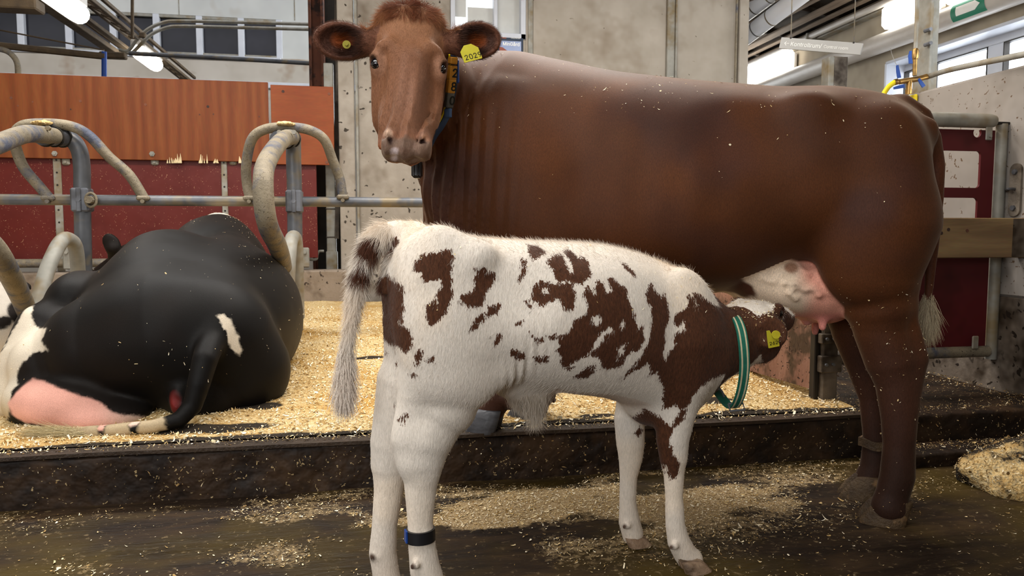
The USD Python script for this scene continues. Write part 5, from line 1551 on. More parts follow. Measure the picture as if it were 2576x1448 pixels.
km = K.mesh(.0052, disp=kdisp)
Kq = np.array(km.vertices)
km.vertices = KF.world(Kq)
KN = km.vertex_normals
AX = lambda P_: [(900 + x / 2.6817, 560 + y / 2.6817) for x, y in P_]
BX = lambda P_: [(1250 + x / 2.6817, 560 + y / 2.6817) for x, y in P_]
CX_ = lambda P_: [(800 + x / 1.5945, 540 + y / 1.5945) for x, y in P_]
pats = [AX(p) for p in (
    [(490, 205), (540, 200), (600, 180), (650, 190), (660, 230), (645, 290), (630, 340), (640, 400), (640, 470), (620, 550), (590, 610), (545, 655), (490, 690), (465, 630), (470, 560), (510, 540), (540, 560), (545, 480), (575, 420), (570, 380), (520, 385), (460, 400), (440, 345), (385, 325), (400, 270), (440, 235)],
    [(140, 375), (215, 375), (260, 385), (285, 370), (330, 440), (340, 500), (345, 600), (330, 700), (380, 740), (390, 800), (380, 870), (350, 910), (300, 860), (260, 800), (225, 720), (140, 650)],
    [(400, 900), (420, 860), (455, 880), (450, 940), (420, 1005), (400, 990)], [(470, 930), (520, 900), (520, 950), (470, 950)], [(380, 1050), (410, 1030), (430, 1060), (390, 1075)], [(240, 900), (300, 930), (320, 1000), (280, 1000)],
    [(800, 310), (880, 295), (890, 340), (950, 340), (965, 375), (940, 400), (920, 440), (870, 475), (860, 540), (820, 580), (740, 580), (690, 520), (700, 480), (760, 460), (790, 440), (800, 400), (820, 350)],
    [(880, 560), (975, 550), (960, 580), (940, 620), (880, 630)], [(800, 620), (850, 600), (870, 650), (820, 680), (800, 720), (750, 735), (770, 680)], [(880, 770), (905, 765), (895, 810), (880, 800)], [(940, 740), (975, 750), (960, 800), (920, 845), (925, 800)],
    [(1060, 670), (1110, 660), (1090, 695), (1050, 690)], [(1045, 860), (1130, 880), (1130, 920), (1100, 930), (1040, 890)], [(1120, 330), (1150, 245), (1180, 265), (1165, 350), (1110, 405), (1100, 390)], [(1215, 210), (1250, 150), (1310, 155), (1325, 205), (1270, 230), (1220, 260)],
    [(1150, 735), (1190, 770), (1240, 755), (1240, 790), (1200, 820), (1150, 760)], [(1190, 910), (1280, 890), (1290, 940), (1220, 950)], [(320, 1390), (360, 1330), (385, 1340), (345, 1405)])]
pats += [BX(p) for p in (
    [(365, 260), (400, 240), (440, 230), (490, 225), (500, 290), (500, 340), (520, 340), (530, 300), (530, 200), (570, 190), (600, 240), (640, 235), (660, 270), (645, 360), (600, 380), (560, 420), (510, 400), (470, 380), (430, 400), (400, 380), (390, 320), (370, 290)],
    [(260, 430), (310, 390), (360, 400), (400, 410), (500, 410), (515, 480), (500, 560), (460, 595), (420, 570), (400, 520), (350, 540), (290, 560), (240, 520), (250, 470)], [(195, 530), (230, 550), (240, 590), (205, 570)], [(890, 275), (920, 290), (965, 340), (955, 365), (900, 320)],
    [(555, 480), (600, 430), (640, 490), (650, 430), (680, 390), (710, 400), (720, 470), (760, 460), (745, 390), (780, 370), (830, 420), (870, 440), (880, 520), (900, 600), (920, 640), (930, 700), (960, 740), (900, 800), (900, 840), (860, 900), (840, 960), (760, 985), (700, 975), (680, 900), (620, 880), (560, 900), (520, 930), (460, 985), (430, 950), (420, 900), (380, 860), (400, 830), (390, 760), (440, 750), (480, 700), (490, 650), (540, 620), (580, 590), (580, 520)],
    [(1000, 490), (1040, 430), (1070, 410), (1090, 460), (1130, 510), (1165, 480), (1175, 540), (1170, 620), (1150, 680), (1130, 760), (1140, 800), (1120, 860), (1130, 930), (1100, 960), (1050, 1000), (1010, 950), (960, 990), (910, 1010), (870, 1060), (870, 1020), (920, 950), (960, 900), (1000, 820), (1020, 720), (1030, 640), (1030, 560), (1010, 530)],
    [(1320, 490), (1345, 510), (1380, 580), (1360, 480), (1420, 500), (1500, 560), (1800, 620), (1800, 1010), (1500, 1060), (1400, 1120), (1350, 1180), (1330, 1260), (1290, 1290), (1250, 1250), (1200, 1290), (1180, 1200), (1140, 1090), (1090, 1020), (1040, 1040), (1060, 960), (1130, 930), (1160, 900), (1200, 820), (1190, 780), (1180, 740), (1230, 740), (1280, 730), (1280, 660), (1240, 700), (1200, 680), (1230, 610), (1290, 580), (1320, 560)],
    [(540, 1050), (600, 980), (650, 960), (660, 1000), (620, 1055), (580, 1050)], [(320, 760), (360, 745), (390, 770), (350, 800)], [(470, 980), (520, 970), (500, 1000)], [(900, 740), (960, 690), (980, 780), (930, 860), (890, 860)])]
pats += [CX_([(1350, 790), (1370, 800), (1400, 830), (1425, 850), (1450, 770), (1480, 780), (1460, 820), (1435, 860), (1418, 915), (1440, 970), (1468, 1000), (1460, 1050), (1440, 1075), (1425, 1020), (1410, 1050), (1395, 1000), (1375, 940), (1365, 870)])]
hols = [BX(p) for p in ([(300, 440), (340, 440), (350, 475), (315, 480)], [(610, 630), (650, 610), (670, 650), (640, 690)], [(640, 760), (740, 690), (760, 720), (700, 760), (660, 830), (600, 900), (590, 880), (620, 820)], [(800, 680), (830, 650), (830, 700), (810, 720)],
        [(790, 850), (850, 800), (830, 870), (800, 920)], [(1130, 870), (1150, 800), (1200, 700), (1200, 760), (1170, 860), (1150, 940)])]


def lat(P_, t):
    return [tuple(kp(u, v, t)[[0, 2]]) for u, v in P_]


d1_ = sd_poly([lat(p, -.17) for p in pats[:-1]], [lat(p, -.17) for p in hols], Kq[:, 0], Kq[:, 2])
d2_ = sd_poly([lat(pats[-1], -.13)], None, Kq[:, 0], Kq[:, 2])
patch = np.maximum(d1_, d2_)
patch = np.where((Kq[:, 2] < kp(1000, 930)[2]) & (Kq[:, 0] < kp(1250, 900)[0]) & (Kq[:, 1] > .02), -.05, patch)        # far hind leg white,
far = sd_poly([lat(CX_([(1262, 880), (1288, 848), (1303, 868), (1285, 892)]), .05), lat(AX([(215, 1235), (262, 1160), (298, 1190), (268, 1265)]), .05)], None, Kq[:, 0], Kq[:, 2])
patch = np.where((Kq[:, 1] > .03) & (Kq[:, 2] < kp(1500, 1010)[2]), far, patch)                                        # but for its spots
# neck and head are brown, with a white blaze and throat
kq = (Kq - ho) @ QL.T
neck = (Kq[:, 0] - kp(1755, 800)[0]) - .35 * np.maximum(0, Kq[:, 2] - kp(1750, 735)[2]) * 0
hd = np.where(neck > -.02, np.minimum(neck, .08), -1)
patch = np.maximum(patch, hd)
patch = np.where((neck > -.02) & (Kq[:, 2] < kp(1740, 1010)[2]), np.maximum(np.maximum(d1_, d2_), -.05), patch)
throat = sd_poly([[tuple(kp(u, v, -.04)[[0, 2]]) for u, v in ((1790, 972), (1850, 935), (1900, 905), (1880, 885), (1845, 915), (1790, 950))]], None, Kq[:, 0], Kq[:, 2])
patch = np.where(neck > .0, np.minimum(patch, -throat), patch)
blaze = np.minimum(kq[:, 2] + .018 + .012 * np.sin(kq[:, 0] * 60), .060 - np.abs(kq[:, 1]) + .01 * np.sin(kq[:, 0] * 45))
patch = np.where(kq[:, 0] > -.03, np.minimum(patch, -np.where(kq[:, 0] > -.012, blaze, -.01)), patch)
# tail rings
for u, v, r_ in ((932, 625, .030), (905, 690, .022), (992, 612, .014)):
    c = kp(u, v, -.02 if u < 980 else -.035)
    patch = np.maximum(patch, r_ - np.linalg.norm(Kq - c, axis=1) - .0)
base = np.tile(np.array(S("ded4c8")), (len(Kq), 1))
base = mixc(base, S("ecd9c2"), sstep(.5, .7, meshkit.fbm(Kq * 4, 3, 3)) * .6)
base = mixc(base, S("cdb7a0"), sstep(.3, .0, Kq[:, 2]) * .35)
base = mixc(base, S("c9a48f"), blob(kq, (.27, 0, -.04), (.06, .06, .05)))
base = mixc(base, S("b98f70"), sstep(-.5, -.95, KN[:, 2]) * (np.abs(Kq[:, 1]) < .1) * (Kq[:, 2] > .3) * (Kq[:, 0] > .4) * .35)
for u, v, t in ((1037, 1424, -.105), (937, 1400, .048), (1689, 1375, -.115), (1571, 1323, .055)):
    base = mixc(base, S("4a372c"), blob(Kq, kp(u - 1, v + 2, t), (.012, .02, .012)) * 1.6)
mat("calf_coat", {"a": ("attribute", {"attribute": "col"}), "pa": ("attribute", {"attribute": "patch"}), "g": ("geometry", {}), "m": ("mapping", {"scale": (26, 26, 8)}), "n": ("noise_texture", {"scale": 9, "detail": 3, "roughness": .7}),
                  "n2": ("noise_texture", {"scale": 20, "detail": 2}), "o": ("math", {"math_type": "multiply_add", "value2": .036, "value3": -.018}), "o2": ("math", {"math_type": "multiply_add", "value2": .018, "value3": -.009}),
                  "ad": ("math", {"math_type": "add"}), "ad2": ("math", {"math_type": "add"}), "mr": ("map_range", {"from_min": -.0014, "from_max": .0014, "clamp": True}),
                  "br": ("rgb_ramp", {"ramp": [(.3, S("3d2416")), (.7, S("553320"))]}), "x": ("mix", {}), "mv": ("map_range", {"from_min": .3, "from_max": .7, "to_min": .86, "to_max": 1.1}), "h": ("hsv", {"hue": .5, "saturation": 1.}),
                  "b": ("bump", {"strength": .35, "distance": .005}), "p": ("principled_bsdf", {"roughness": .7, "sheen_weight": .06, "sheen_roughness": .5, "specular_ior_level": .12})},
    [("g.position", "m.vector"), ("m.vector", "n.vector"), ("m.vector", "n2.vector"), ("n.fac", "o.value1"), ("g.position", "n2.vector"), ("n2.fac", "o2.value1"), ("pa.fac", "ad.value1"), ("o.value", "ad.value2"), ("ad.value", "ad2.value1"), ("o2.value", "ad2.value2"),
     ("ad2.value", "mr.value"), ("n.fac", "br.fac"), ("mr.result", "x.fac"), ("a.color", "x.color1"), ("br.color", "x.color2"), ("n.fac", "mv.value"), ("mv.result", "h.value"), ("x.color", "h.color"), ("h.color", "p.base_color"), ("n.fac", "b.height"), ("b.normal", "p.normal")])
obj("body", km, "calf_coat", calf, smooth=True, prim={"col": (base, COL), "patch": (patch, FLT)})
# coat: short pale and brown hairs, longer on topline, tail and sheath
kcol = mixc(base, S("533121"), sstep(-.001, .001, patch + .016 * (meshkit.noise(Kq * [120, 120, 45], 2) - .5) + .012 * (meshkit.noise(Kq * 45, 9) - .5)))
sidef = lambda p: np.tile(KF.R[0] * -.45 + EZ * -.8, (len(p), 1))
allv = np.ones(len(Kq), bool)
bodyv = (Kq[:, 2] > kp(1000, 1010)[2])
coat_hair("coat_hair", bodyv, 52000, .013, .00042, sidef, .12, 51, .22, .22, parent=calf, V=km.vertices, N=KN, Cc=kcol, F_=km.faces)
coat_hair("leg_hair", ~bodyv, 14000, .008, .0004, lambda p: np.tile(-EZ, (len(p), 1)), .12, 52, .2, .2, parent=calf, V=km.vertices, N=KN, Cc=kcol, F_=km.faces)
coat_hair("back_hair", bodyv & (KN[:, 2] > .75) & (kq[:, 0] < -.03), 7000, .017, .0004, lambda p: np.tile(KF.R[0] * -.7, (len(p), 1)), .1, 53, .35, .5, parent=calf, V=km.vertices, N=KN, Cc=kcol, F_=km.faces)
tq = np.array([t_[:3] for t_ in tl_])
tdist = np.min(np.linalg.norm(Kq[:, None, :] - tq[None, 2:], axis=2), 1)
tailv = (tdist < .06) & (Kq[:, 0] < kp(985, 620)[0])
coat_hair("tail_hair", tailv, 6000, .032, .0006, lambda p: np.tile(-EZ * .9 - KF.R[0] * .3, (len(p), 1)), .1, 54, .25, .35, parent=calf, V=km.vertices, N=KN, Cc=kcol, F_=km.faces)
rg = np.random.default_rng(8)
n = 2600
k_ = rg.random(n)
pts = np.array([kp(*c) for c in ((872, 870), (866, 930), (864, 975))])
p = np.stack([np.interp(k_, [0, .5, 1], pts[:, i]) for i in range(3)], 1) + rg.normal(0, .007, (n, 3))
d = np.array([0, 0, -1.]) + rg.normal(0, .16, (n, 3)) * [1, 1, .2] + np.outer(np.where(k_ > .8, 0, 0), [0, 0, 0])
cc = np.tile(np.array(S("e3d6c9")), (n, 1)) * rg.uniform(.85, 1.1, (n, 1))
hair("tail_tuft", KF.world(p), (d / np.linalg.norm(d, axis=1, keepdims=True)) @ KF.R, .075, .0011, np.clip(cc, 0, 1), calf, 9, .25, .12, label="long white hairs at the tail's end")
sv = np.linalg.norm((Kq - kp(1335, 1000)) * [1, 1, .9], axis=1) < .075
coat_hair("sheath_hair", sv, 3200, .05, .0006, lambda p: np.tile(-EZ + KF.R[0] * .1, (len(p), 1)), .12, 55, .25, .2, parent=calf, V=km.vertices, N=KN, Cc=mixc(kcol, S("cdbca6"), np.full(len(Kq), .5)), F_=km.faces, label="shaggy hair hanging under the belly")
for sd in (-1, 1):
    e = trimesh.creation.icosphere(3, .0135)
    e.apply_translation(KF.world(qp(.09, sd * .066, -.006)))
    obj("eye", e, "eye_dark", calf, smooth=True)
for u, v, hgt, t, sz in ((1092, 1520, 0, -.07, .085), (988, 1494, 0, .07, .08), (1744, 1420, 0, -.085, .078), (1600, 1357, 0, .085, .072)):
    w_ = at_z(u, v, .015)
    hoof(calf, w_, KF.R[0] + (_rt * 0 if u < 1200 else -KF.R[1] * .25), sz, 0, "hoof_pale", .030)
# collar: a loose green strap with pale stripes, hanging to its buckle
ax_n = KF.R[0] * .92 + EZ * .05
loop = [(1836, 786, 2.10), (1852, 800, 2.05), (1864, 830, 2.00), (1871, 875, 1.975), (1873, 925, 1.975), (1868, 970, 1.985), (1858, 1005, 2.0), (1846, 1024, 2.03), (1832, 1018, 2.06), (1815, 998, 2.10), (1800, 975, 2.15), (1795, 940, 2.20), (1797, 880, 2.24), (1804, 820, 2.23), (1818, 788, 2.17), (1836, 786, 2.10)]
lp = spline([at_d(*q_) for q_ in loop], 8)
plain("green_strap", S("1d5b4b"), S("246a58"), 60, .6, .1)
plain("cream_stripe", S("b5a98a"), S("c6bb9c"), 60, .6, .1)
nw = np.tile(KF.R[0] * .97 - EZ * .0 + _fw * -.1, (len(lp), 1))
co = obj("collar", ribbon(lp, nw, .030, .004), "green_strap", calf, label="loose green webbing collar with two cream stripes")
cen_ = lp.mean(0)
ou = lp - cen_; ou /= np.linalg.norm(ou, axis=1, keepdims=True)
nwn = nw / np.linalg.norm(nw, axis=1, keepdims=True)
tn_ = np.gradient(lp, axis=0); tn_ /= np.linalg.norm(tn_, axis=1, keepdims=True)
oo = np.cross(tn_, nwn); oo *= np.sign((oo * ou).sum(1, keepdims=True))
for s_ in (-.0085, .0085):
    obj("stripe", ribbon(lp + oo * .0006 + nwn * s_, nw, .0045, .0045), "cream_stripe", co)
bk = at_d(1852, 1026, 2.02)
obj("buckle", tube([bk + _rt * a + EZ * b for a, b in ((-.022, .012), (.018, .014), (.024, -.004), (-.016, -.008), (-.022, .012))], .003, 8, curve=False), "steel_bare", co)
obj("keeper", tube([at_d(u, v, 2.09) for u, v in ((1796, 986), (1808, 978), (1816, 984), (1822, 998))], .003, 8), "steel_bare", co)
# leg band
lc = kp(1057, 1343, -.07)
ringp = [KF.world(lc + [.034 * math.cos(a), .031 * math.sin(a), 0]) for a in np.linspace(0, 2 * np.pi, 28)]
lb_ = obj("leg_band", ribbon(ringp, np.tile(EZ, (28, 1)), .030, .006), "black_plastic", calf, label="black identity band round the near hind leg")
obj("band_strap", obox(KF.world(lc + [-.036, -.004, .002]), KF.R[0], KF.R[1], EZ, .005, .02, .03, .001), "blue_plastic", lb_)
# ear tag
c = at_d(1944, 853, 2.015)
ex_ = at_d(1962, 874, 2.02) - at_d(1937, 879, 2.02); ex_ /= np.linalg.norm(ex_)
ez_ = at_d(1936, 838, 2.015) - at_d(1948, 876, 2.02); ez_ -= ex_ * (ez_ @ ex_); ez_ /= np.linalg.norm(ez_)
pl2 = sg.Polygon([(-.014, -.021), (.014, -.021), (.014, .003), (-.002, .012), (-.007, .026), (-.013, .026), (-.014, .006)]).buffer(.0015)
en_ = np.cross(ex_, ez_)
t_ = obj("ear_tag", prism(pl2, c, ex_, ez_, en_, .002), "yellow_tag", calf, label="yellow ear tag numbered 2620")
obj("tag_print", lettering("2620", .0095, c - ex_ * .012 - ez_ * .015 + en_ * .0021, ex_, ez_, .0005), "black_print", t_)
rb_ = at_d(1951, 841, 2.01)
obj("ear_button", tube([rb_, rb_ - _fw * .005], .0115, 18, curve=False), "yellow_tag", calf, label="round yellow ear button")

# ------------------------------------------------------------------ the black cow lying in the left stall, seen from behind
BO = np.array([-.85, 3.3, .2])
bk_ = thing("dairy_cow", "black Holstein-type cow lying in the stall, rump and pink udder towards the viewer".replace("Holstein-type ", ""), "cow", BO)
L = Flesh()
D = lambda u, v, d: at_d(u, v, d)


def W(rows):
    return [(*at_d(u, v, d), r) for u, v, r, d in rows]


sp = D(560, 700, 3.9) - D(500, 860, 3.0); sp[2] = 0; sp /= np.linalg.norm(sp)
# barrel, lying rolled to her right
L.ell(D(475, 815, 3.55), (.44, .75, .40), k=.06)
L.ell(D(565, 805, 3.7), (.38, .75, .40), k=.06)
L.ell(D(425, 755, 3.45), (.27, .45, .31), k=.06)
L.ell(D(545, 760, 4.25), (.33, .55, .50), k=.08)
L.chain(W([(540, 800, .17, 3.08), (565, 700, .13, 3.5), (572, 640, .12, 3.95), (553, 582, .10, 4.5)]), k=.08)
L.ell(D(550, 580, 4.5), (.10, .2, .09), k=.06)
L.chain(W([(480, 640, .16, 4.7), (400, 660, .13, 5.0), (330, 655, .11, 5.2)]), k=.06)               # neck turned to the left
L.chain(W([(330, 655, .11, 5.2), (260, 700, .09, 5.25), (215, 740, .07, 5.25)]), k=.04)             # head
# left hook and thigh, stifle raised on the left, rump and pins
L.ell(D(425, 640, 3.5), (.16, .16, .10), k=.09)
L.ell(D(205, 740, 3.3), (.115, .2, .105), k=.05)
L.chain(W([(330, 800, .20, 3.25), (215, 785, .14, 3.3), (140, 850, .13, 3.12)]), k=.08)
L.chain(W([(420, 850, .28, 3.05), (250, 880, .22, 3.0), (130, 920, .15, 2.95)]), k=.08)
L.ell(D(480, 905, 2.98), (.14, .13, .15), k=.07)
L.chain(W([(560, 860, .22, 3.1), (600, 930, .22, 3.15), (520, 1000, .14, 3.0)]), k=.08)
# white shank at far left, down to the hock and hoof at the edge
L.chain(W([(110, 830, .11, 3.1), (60, 900, .085, 3.0), (18, 985, .062, 2.92), (-10, 1040, .05, 2.86), (-60, 1075, .045, 2.84)]), k=.05)
# udder
L.ell(D(170, 1010, 2.86), (.20, .16, .115), k=.035)
L.ell(D(265, 1040, 2.86), (.17, .15, .085), k=.035)
L.ell(D(80, 1005, 2.86), (.10, .12, .10), k=.035)
# tail: over the pins, down, then along the ground to the left
btail = W([(552, 800, .06, 2.98), (535, 850, .05, 2.9), (516, 905, .046, 2.8), (500, 965, .040, 2.76), (484, 1020, .034, 2.74), (450, 1056, .030, 2.70), (385, 1072, .027, 2.66), (300, 1080, .027, 2.65), (220, 1086, .025, 2.64), (150, 1092, .014, 2.63)])
L.chain(btail, k=.03)
L.ell(D(452, 1010, 2.84), (.035, .05, .06), k=.05)
L.ell(D(437, 1012, 2.76), (.016, .05, .035), R=[[.8, 0, .6], [0, 1, 0], [-.6, 0, .8]], k=.012, sub=True)
L.ell(D(280, 612, 5.1), (.055, .025, .075), R=[[.85, 0, .5], [0, 1, 0], [-.5, 0, .85]], k=.015)
L.chain(W([(290, 640, .05, 5.15), (284, 625, .04, 5.1)]), k=.03)
bm = L.mesh(.0085, hi=np.array([0.4, 6.0, 1.6]), disp=lambda q: .016 * (meshkit.fbm(q * 3.1, 3, 6) - .5))
Bv = np.array(bm.vertices)
gz_ = bed_z(Bv[:, 0], Bv[:, 1]) - .02
Bv[:, 2] = np.maximum(Bv[:, 2], gz_)
bm.vertices = Bv
BN = bm.vertex_normals


bd_ = (Bv - CAM) @ _f3
bu, bvv = CX + F * ((Bv - CAM) @ _rt) / bd_, CY - F * ((Bv - CAM) @ _u3) / bd_
plate = lambda pts, d: pts
c6 = lambda P_: [(x / 2.069, 500 + y / 2.069) for x, y in P_]
w1p = sd_poly([plate(c6([(-60, 900), (60, 700), (140, 560), (175, 555), (165, 620), (190, 670), (240, 675), (215, 740), (250, 785), (170, 800), (120, 850), (85, 910), (90, 970), (60, 1000), (40, 1180), (-60, 1300)]), 3.05)], None, bu, bvv) / 620.
w1p = np.where(bd_ < 3.45, w1p, -1)
w2p = sd_poly([plate(c6([(1130, 610), (1160, 600), (1195, 625), (1230, 690), (1258, 780), (1245, 815), (1215, 790), (1180, 730), (1160, 660)]), 3.05)], None, bu, bvv) / 620.
tdall = np.min(np.linalg.norm(Bv[:, None, :] - np.array([t_[:3] for t_ in btail])[None], axis=2), 1)
w2p = np.where((bd_ < 3.9) & (tdall > .062), w2p, -1)
w3p = .11 - np.linalg.norm((Bv - D(556, 556, 4.5)) * [1, .5, 1], axis=1)
tdis = np.min(np.linalg.norm(Bv[:, None, :] - np.array([t_[:3] for t_ in btail])[None, 6:], axis=2), 1)
w4p = .05 - tdis
wh = np.maximum.reduce([w1p, w2p, w3p - .03 * meshkit.noise(Bv * 60, 4), w4p])
bcol = np.tile(np.array(S("0f0d0c")), (len(Bv), 1))
bcol = mixc(bcol, S("17120f"), sstep(.45, .65, meshkit.fbm(Bv * 2.5, 3, 5)))
wcol = mixc(np.tile(np.array(S("cfc3b0")), (len(Bv), 1)), S("a58f6a"), sstep(.35, .22, Bv[:, 2]) * .8)
bcol = mixc(bcol, wcol, sstep(-.004, .004, wh + .012 * (meshkit.noise(Bv * 70, 1) - .5)))
ud_ = sd_poly([plate(c6([(40, 1060), (90, 1000), (170, 935), (230, 945), (290, 975), (400, 1020), (510, 1050), (580, 1110), (660, 1125), (770, 1135), (740, 1170), (640, 1195), (480, 1210), (300, 1190), (120, 1160), (60, 1120)]), 2.8)], None, bu, bvv) / 620.
ud_ = np.where((bd_ < 3.05) & (w4p < 0), ud_, -1)
ucl = mixc(np.tile(np.array(S("d9a090")), (len(Bv), 1)), S("d8bfae"), sstep(230, 370, bu))
bcol = mixc(bcol, ucl, sstep(-.006, .006, ud_ + .008 * (meshkit.noise(Bv * 50, 2) - .5)))
bcol = mixc(bcol, S("7a2522"), blob(Bv, D(437, 1012, 2.80), (.03, .09, .05)) * 1.1)
bcol = mixc(bcol, S("40383a"), blob(Bv, D(430, 1000, 2.76), (.035, .06, .045)) * .5)
hide("black_coat", 40, rough=.55, streak=(9, 9, 9), bump=.2, sheen=.02, var=.16, spec=.12)
obj("body", bm, "black_coat", bk_, smooth=True, prim={"col": (bcol, COL)})
rg = np.random.default_rng(12)
n = 1400
p = np.array(D(150, 1090, 2.63)) + np.outer(rg.uniform(-.06, .12, n), _rt) + rg.normal(0, .008, (n, 3)); p[:, 2] = np.maximum(p[:, 2], bed_z(p[:, 0], p[:, 1]) + .004)
d = np.tile(-_rt, (n, 1)) + rg.normal(0, .12, (n, 3)) * [1, 1, .5]
hair("tail_switch", p, d, .09, .0011, mixc(np.tile(np.array(S("a08c5e")), (n, 1)), S("cdbf9a"), rg.random(n)), bk_, 13, .02, .12, label="stained pale tail switch on the bedding")

# the white and black cow in the next stall, mostly out of frame at the left edge
wc = thing("dairy_cow", "white and black cow lying at the left edge of the picture", "cow", (-2.2, 3.9, .2))
Wt = Flesh()
Wt.ell(D(-90, 840, 3.9), (.36, .6, .28), k=.08)
Wt.ell(D(-30, 800, 4.3), (.22, .4, .22), k=.08)
Wt.chain(W([(-40, 760, .14, 4.6), (-8, 730, .11, 4.75), (18, 735, .085, 4.72), (20, 765, .06, 4.6)]), k=.05)
Wt.ell(D(55, 719, 4.75), (.058, .02, .035), R=[[.95, 0, -.25], [0, 1, 0], [.25, 0, .95]], k=.015)
wm = Wt.mesh(.012)
Wv = np.array(wm.vertices); Wv[:, 2] = np.maximum(Wv[:, 2], bed_z(Wv[:, 0], Wv[:, 1]) - .02); wm.vertices = Wv
plate = lambda pts, d: [((at_d(u, v, d) - CAM) @ _rt, at_d(u, v, d)[2]) for u, v in pts]
wx_, wd_ = (Wv - CAM) @ _rt, (Wv - CAM) @ _fw
wb_ = np.maximum.reduce([.028 - np.linalg.norm((Wv - D(8, 812, 3.72)) * [1, .3, .8], axis=1), np.where((wd_ > 4.5) & (wx_ > plate([(33, 720)], 4.75)[0][0]), .05, -.05), np.where((wd_ > 4.5) & (wx_ < plate([(2, 720)], 4.75)[0][0]), .05, -.05), .03 - np.linalg.norm((Wv - D(12, 738, 4.62)) * [1, .3, 1], axis=1), .06 - np.linalg.norm((Wv - D(52, 800, 3.9)) * [1, .4, .6], axis=1)])
wcl = mixc(np.tile(np.array(S("c2b9ac")), (len(Wv), 1)), S("1d1917"), sstep(-.004, .004, wb_))
obj("body", wm, "black_coat", wc, smooth=True, prim={"col": (wcl, COL)})

# ------------------------------------------------------------------ wood shavings: the bed, loose flakes on bed, alley and animals
gxs = np.linspace(-3.5, 2.0, 380)
gys = np.concatenate([np.linspace(2.745, 4.6, 190, endpoint=False), np.linspace(4.6, 6.36, 60)])
bedm = grid_mesh(gxs, gys, bed_z)
bv = np.array(bedm.vertices)


def thin_at(x, y):
    """Where the bedding is worn down to the dark mat: 1 bare, 0 covered."""
    p = np.stack([x * 5, y * 5, x * 0 + 2], -1)
    e = sstep(.05, .0, y - 2.745 - .045 * (meshkit.fbm(p, 3, 31) - .35) * 2.2) * .9
    w = at_z(520, 1075, .2); w2 = at_z(1150, 1010, .2); w3 = at_z(1500, 1040, .2)
    for c, a, b in ((w, .26, .07), (w2, .10, .05), (w3, .1, .04), (at_z(640, 1030, .2), .12, .05), (at_z(1790, 1005, .2), .12, .06), (at_z(930, 915, .22), .10, .05)):
        e = np.maximum(e, sstep(1.15, .55, np.sqrt(((x - c[0]) / a) ** 2 + ((y - c[1]) / b) ** 2) + 1.0 * (meshkit.fbm(p * 1.7, 3, 7) - .5)))
    return np.clip(e, 0, 1)


mat("bedding", {"a": ("attribute", {"attribute": "thin"}), "g": ("geometry", {}), "n": ("noise_texture", {"scale": 70, "detail": 3, "roughness": .75}), "n2": ("noise_texture", {"scale": 3.2, "detail": 3, "roughness": .6}), "v": ("voronoi_texture", {"scale": 120}),
                "r": ("rgb_ramp", {"ramp": [(.25, S("8f7040")), (.42, S("bd9f6a")), (.58, S("d6bf90")), (.78, S("e9dbb8"))]}), "r2": ("map_range", {"from_min": .42, "from_max": .68, "clamp": True}), "y": ("mix", {"mix_type": "multiply", "color2": S("e2cb9c")}),
                "o": ("math", {"math_type": "multiply_add", "value2": .9, "value3": -.45}), "ad": ("math", {"math_type": "add", "use_clamp": True}), "mr": ("map_range", {"from_min": .35, "from_max": .65, "clamp": True}), "x": ("mix", {"color2": S("2c241b")}),
                "bm": ("mix", {"fac": .5}), "b": ("bump", {"strength": .9, "distance": .012}), "p": ("principled_bsdf", {"roughness": .85, "specular_ior_level": .2})},
    [("g.position", "n.vector"), ("g.position", "n2.vector"), ("g.position", "v.vector"), ("n.fac", "r.fac"), ("n2.fac", "r2.value"), ("r2.result", "y.fac"), ("r.color", "y.color1"), ("n.fac", "o.value1"), ("a.fac", "ad.value1"), ("o.value", "ad.value2"), ("ad.value", "mr.value"), ("mr.result", "x.fac"),
     ("y.color", "x.color1"), ("x.color", "p.base_color"), ("n.fac", "bm.color1"), ("v.distance", "bm.color2"), ("bm.color", "b.height"), ("b.normal", "p.normal")])
obj("wood_shavings", bedm, "bedding", smooth=True, prim={"thin": (thin_at(bv[:, 0], bv[:, 1]), FLT)}, label="deep bed of pale wood shavings spread over the stalls", cat="wood shavings", kind="stuff")

mat("flake", {"i": ("object_info", {}), "r": ("rgb_ramp", {"ramp": [(0, S("b4935c")), (.25, S("d6ba84")), (.6, S("eadab2")), (1, S("f5ecd6"))]}), "p": ("principled_bsdf", {"roughness": .75, "specular_ior_level": .25})},
    [("i.random", "r.fac"), ("r.color", "p.base_color")])
mat("flake_floor", {"i": ("object_info", {}), "r": ("rgb_ramp", {"ramp": [(0, S("806338")), (.3, S("b8985f")), (.6, S("dcc698")), (1, S("f2e8d0"))]}), "p": ("principled_bsdf", {"roughness": .7, "specular_ior_level": .3})},
    [("i.random", "r.fac"), ("r.color", "p.base_color")])
mat("flake_dirty", {"i": ("object_info", {}), "r": ("rgb_ramp", {"ramp": [(0, S("4f3b1e")), (.35, S("86673a")), (.7, S("c0a572")), (1, S("e4d9bd"))]}), "p": ("principled_bsdf", {"roughness": .7, "specular_ior_level": .3})},
    [("i.random", "r.fac"), ("r.color", "p.base_color")])


def flake_mesh(L_, w, curl, twist, seed):
    rg_ = np.random.default_rng(seed)
    t = np.linspace(-.5, .5, 5)
    a = t * curl
    P_ = np.stack([np.sin(a) / max(curl, .01) * L_, 0 * t, (1 - np.cos(a)) / max(curl, .01) * L_], 1)
    N_2 = np.stack([0 * t, np.cos(t * twist), np.sin(t * twist)], 1)
    ww = w * (1 - .5 * np.abs(t) * 1.2) * rg_.uniform(.8, 1.2, 5)
    V = np.vstack([P_ - N_2 * ww[:, None] / 2, P_ + N_2 * ww[:, None] / 2])
    f = []
    for k in range(4):
        f += [[k, k + 1, k + 6], [k, k + 6, k + 5]]
    return V, np.array(f)


